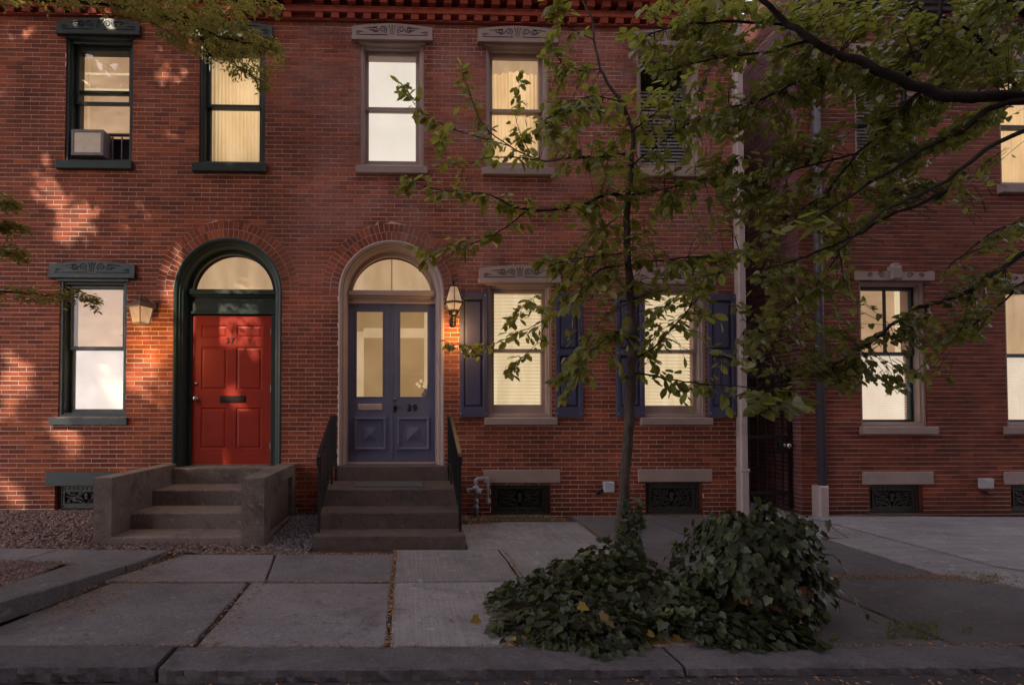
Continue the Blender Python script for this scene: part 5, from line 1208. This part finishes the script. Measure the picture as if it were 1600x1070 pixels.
for c, rx, ry, h, n in (((1.15, -3.32), .58, .58, .12, 620), ((1.85, -3.25), .62, .62, .16, 720), ((2.25, -3.45), .45, .42, .15, 300), ((1.75, -2.62), .42, .28, .26, 200), ((1.45, -2.9), .5, .4, .2, 260), ((2.0, -3.68), .55, .26, .13, 260), ((1.1, -3.68), .5, .22, .12, 200)):
    ivy_shape(c, rx, ry, h, int(n*1.5), Lb, .066)
sm = MB()
for c, rx, ry, h in (((1.15, -3.32), .50, .50, .06), ((1.85, -3.25), .55, .55, .09), ((2.25, -3.45), .42, .4, .10), ((1.7, -2.75), .42, .35, .12)):
    sm.lathe([(1, 0), (.86, .55), (.6, .85), (.3, .97), (.02, 1)], (0, 0, 0), 18); k = 18*5
    for i in range(len(sm.v)-k, len(sm.v)):
        x, y, z = sm.v[i]; sm.v[i] = (c[0]+x*rx, c[1]+y*ry, gz(c[0], c[1])-.03+z*h)
sm.build('soil', M['soil'], bed, True)
Lb.build(bed, M['ivy'], 300)
Ye = Leaves('ivy')
for u, v in [(748, 965), (800, 998), (815, 1016), (878, 1010), (890, 1020), (945, 958), (952, 970), (1006, 1012), (1022, 1010), (1032, 1016), (1036, 1004), (1052, 1006), (1013, 988), (1092, 1018), (1130, 1016), (905, 945)]:
    p = at(u, v, -3.80); Ye.add((p.x, p.y, max(p.z, gz(p.x, p.y)+.02)), Vector((random.gauss(0, 1), -.6, -.5)), Vector((0, -1, .8))+rv(.3), random.uniform(.040, .072))
Ye.build(bed, M['ivy_yellow'], 16, 'yellow_leaf')
for _ in range(26):
    x = random.uniform(.75, 2.6); y = random.uniform(-3.85, -3.7); MB().tube([(x, y, gz(x, y)+.05), (x+random.gauss(0, .05), y-.06, gz(x, y)+.02), (x+random.gauss(0, .12), y-.14, gz(x, y)+.006)], .0022, .001, n=4).build('runner', M['mulch'], bed)
for _ in range(8):
    y = random.uniform(-3.7, -3.2); MB().tube([(.7, y, .03), (.60, y-.03, .04), (.53+random.gauss(0, .04), y+random.gauss(0, .05), .01)], .0025, .001, n=4).build('runner', M['mulch'], bed)
pot = thing('planter', 'terracotta planter almost hidden under the round ivy bush', 'planter', (2.46, -3.42, -.05))
MB().lathe([(.20, -.05), (.235, .0), (.30, .20), (.315, .23), (.315, .27), (.28, .27), (.26, .22)], (2.46, -3.42, -.02), 28).build('pot', M['terracotta'], pot, True)
MB().lathe([(.22, .22), (.27, .24), (.1, .27)], (2.46, -3.42, -.02), 20).build('soil', M['soil'], pot)
bush = thing('ivy_bush', 'rounded dark ivy bush spilling over a planter at the right end of the bed', 'ivy', (2.46, -3.42, .2), 'ivy plants')
Lm = Leaves('ivy'); bc = Vector((2.42, -3.40, .30))
for _ in range(2300):
    n_ = rv(1).normalized()
    if n_.y > .75 or n_.z < -.72: continue
    wob = 1+.42*mnoise.noise(n_*2.1+Vector((3, 1, 7)))+.12*mnoise.noise(n_*6); rr_ = random.uniform(.84, 1.06)*wob*(1.16 if random.random() < .04 else 1)
    p = bc+Vector((n_.x*.40, n_.y*.38, n_.z*.36))*rr_; d = Vector((n_.x*.5, n_.y*.5, -.8))+rv(.35)
    Lm.add(p, d, n_*1.0+Vector((0, 0, .35))+rv(.42), .064*random.uniform(.6, 1.15))
for k_ in range(9):
    a_ = random.uniform(-2.4, .5); p0 = bc+Vector((math.cos(a_)*.3, math.sin(a_)*.28, random.uniform(-.15, .3))); p1 = p0+Vector((math.cos(a_)*.22, math.sin(a_)*.2, random.uniform(-.10, .10))); p2 = p1+Vector((math.cos(a_)*random.uniform(.03, .14), math.sin(a_)*.1, -random.uniform(.08, .22)))
    if p2.z < gz(p2.x, p2.y)+.01: p2.z = gz(p2.x, p2.y)+.01
    path_ = smooth_path([p0, p1, p2], 4); MB().tube(path_, .003, .0012, n=4).build('runner', M['bark'], bush)
    for q_ in path_[3:]: Lm.add(q_, Vector((math.cos(a_), math.sin(a_), -.5))+rv(.5), Vector((0, -.3, 1))+rv(.4), random.uniform(.03, .06))
core = MB().lathe([(.12, -.22), (.28, -.14), (.32, .02), (.28, .17), (.17, .26), (.02, .29)], tuple(bc), 18); core.build('woody_core', M['soil'], bush, True)
Lm.build(bush, M['ivy'], 300)
cl = thing('climbing_ivy', 'dark ivy climbing the lower trunk of the young tree', 'ivy', (1.97, YT-.08, .0), 'ivy plants')
Lc = Leaves('ivy')
for _ in range(190):
    t = random.random()**1.25; p = at(970+t*6+6, 895-t*115, YT-.04); a = random.uniform(-2.6, .6); rad = .10*(1-.35*t)+random.uniform(0, .05)
    q = p+Vector((math.cos(a)*rad, math.sin(a)*rad*.8, random.gauss(0, .02))); Lc.add(q, Vector((math.cos(a)*.7, math.sin(a)*.6-.2, -.6))+rv(.4), Vector((math.cos(a)*.6, math.sin(a)*.6-.4, .7))+rv(.3), random.uniform(.04, .085))
Lc.build(cl, M['ivy'], 200)
MB().tube(smooth_path([at(975, 890, YT-.09), at(978, 850, YT-.08), at(972, 810, YT-.07), at(976, 770, YT-.06)], 3), .008, .004, n=5).build('stem', M['bark'], cl)
# grass tufts in the paving joints
gr = MB()
for (u0, u1, v0, v1, n, h) in ((1385, 1465, 968, 994, 420, .035), (1530, 1565, 895, 907, 120, .04), (780, 800, 1000, 1012, 30, .03), (1298, 1310, 992, 1000, 40, .03), (1500, 1520, 975, 982, 40, .02), (60, 140, 1005, 1010, 80, .02)):
    for _ in range(n):
        u = random.uniform(u0, u1); v = random.uniform(v0, v1); d = AXR*((u-CX)/FPX)-AXU*((v-CY)/FPX)+AXF; t = (gz(0, 0)-.07-CAM.z)/d.z; p = CAM+d*t; p.z = gz(p.x, p.y)
        a = random.uniform(0, 6.28); b = Vector((math.cos(a), math.sin(a), 0)); tip = p+b*random.uniform(.01, .035)+Vector((0, 0, h*random.uniform(.4, 1.1))); s_ = Vector((-b.y, b.x, 0))*.003
        gr.add([p-s_, p+s_, tip], [(0, 1, 2)], random.random())
tag(gr.build('grass_tufts', M['grass'], kind='stuff'), 'short olive grass tufts growing in the paving joints', 'grass')

tw = MB()
for _ in range(90):
    x = random.uniform(-2.3, 5.5); y = random.choice((random.uniform(-3.8, -1.9), random.uniform(-4.1, -3.8), random.uniform(-2.7, -2.5))); a = random.uniform(0, 6.28); L_ = random.uniform(.03, .12); z = gz(x, y)+.006
    tw.tube([(x, y, z), (x+math.cos(a)*L_*.5, y+math.sin(a)*L_*.5, z+.004), (x+math.cos(a+.4)*L_, y+math.sin(a+.4)*L_, z)], .0018, .001, n=4, tone=random.random())
tag(tw.build('fallen_twigs', M['litter'], kind='stuff'), 'thin broken twigs scattered over the paving slabs', 'twigs')
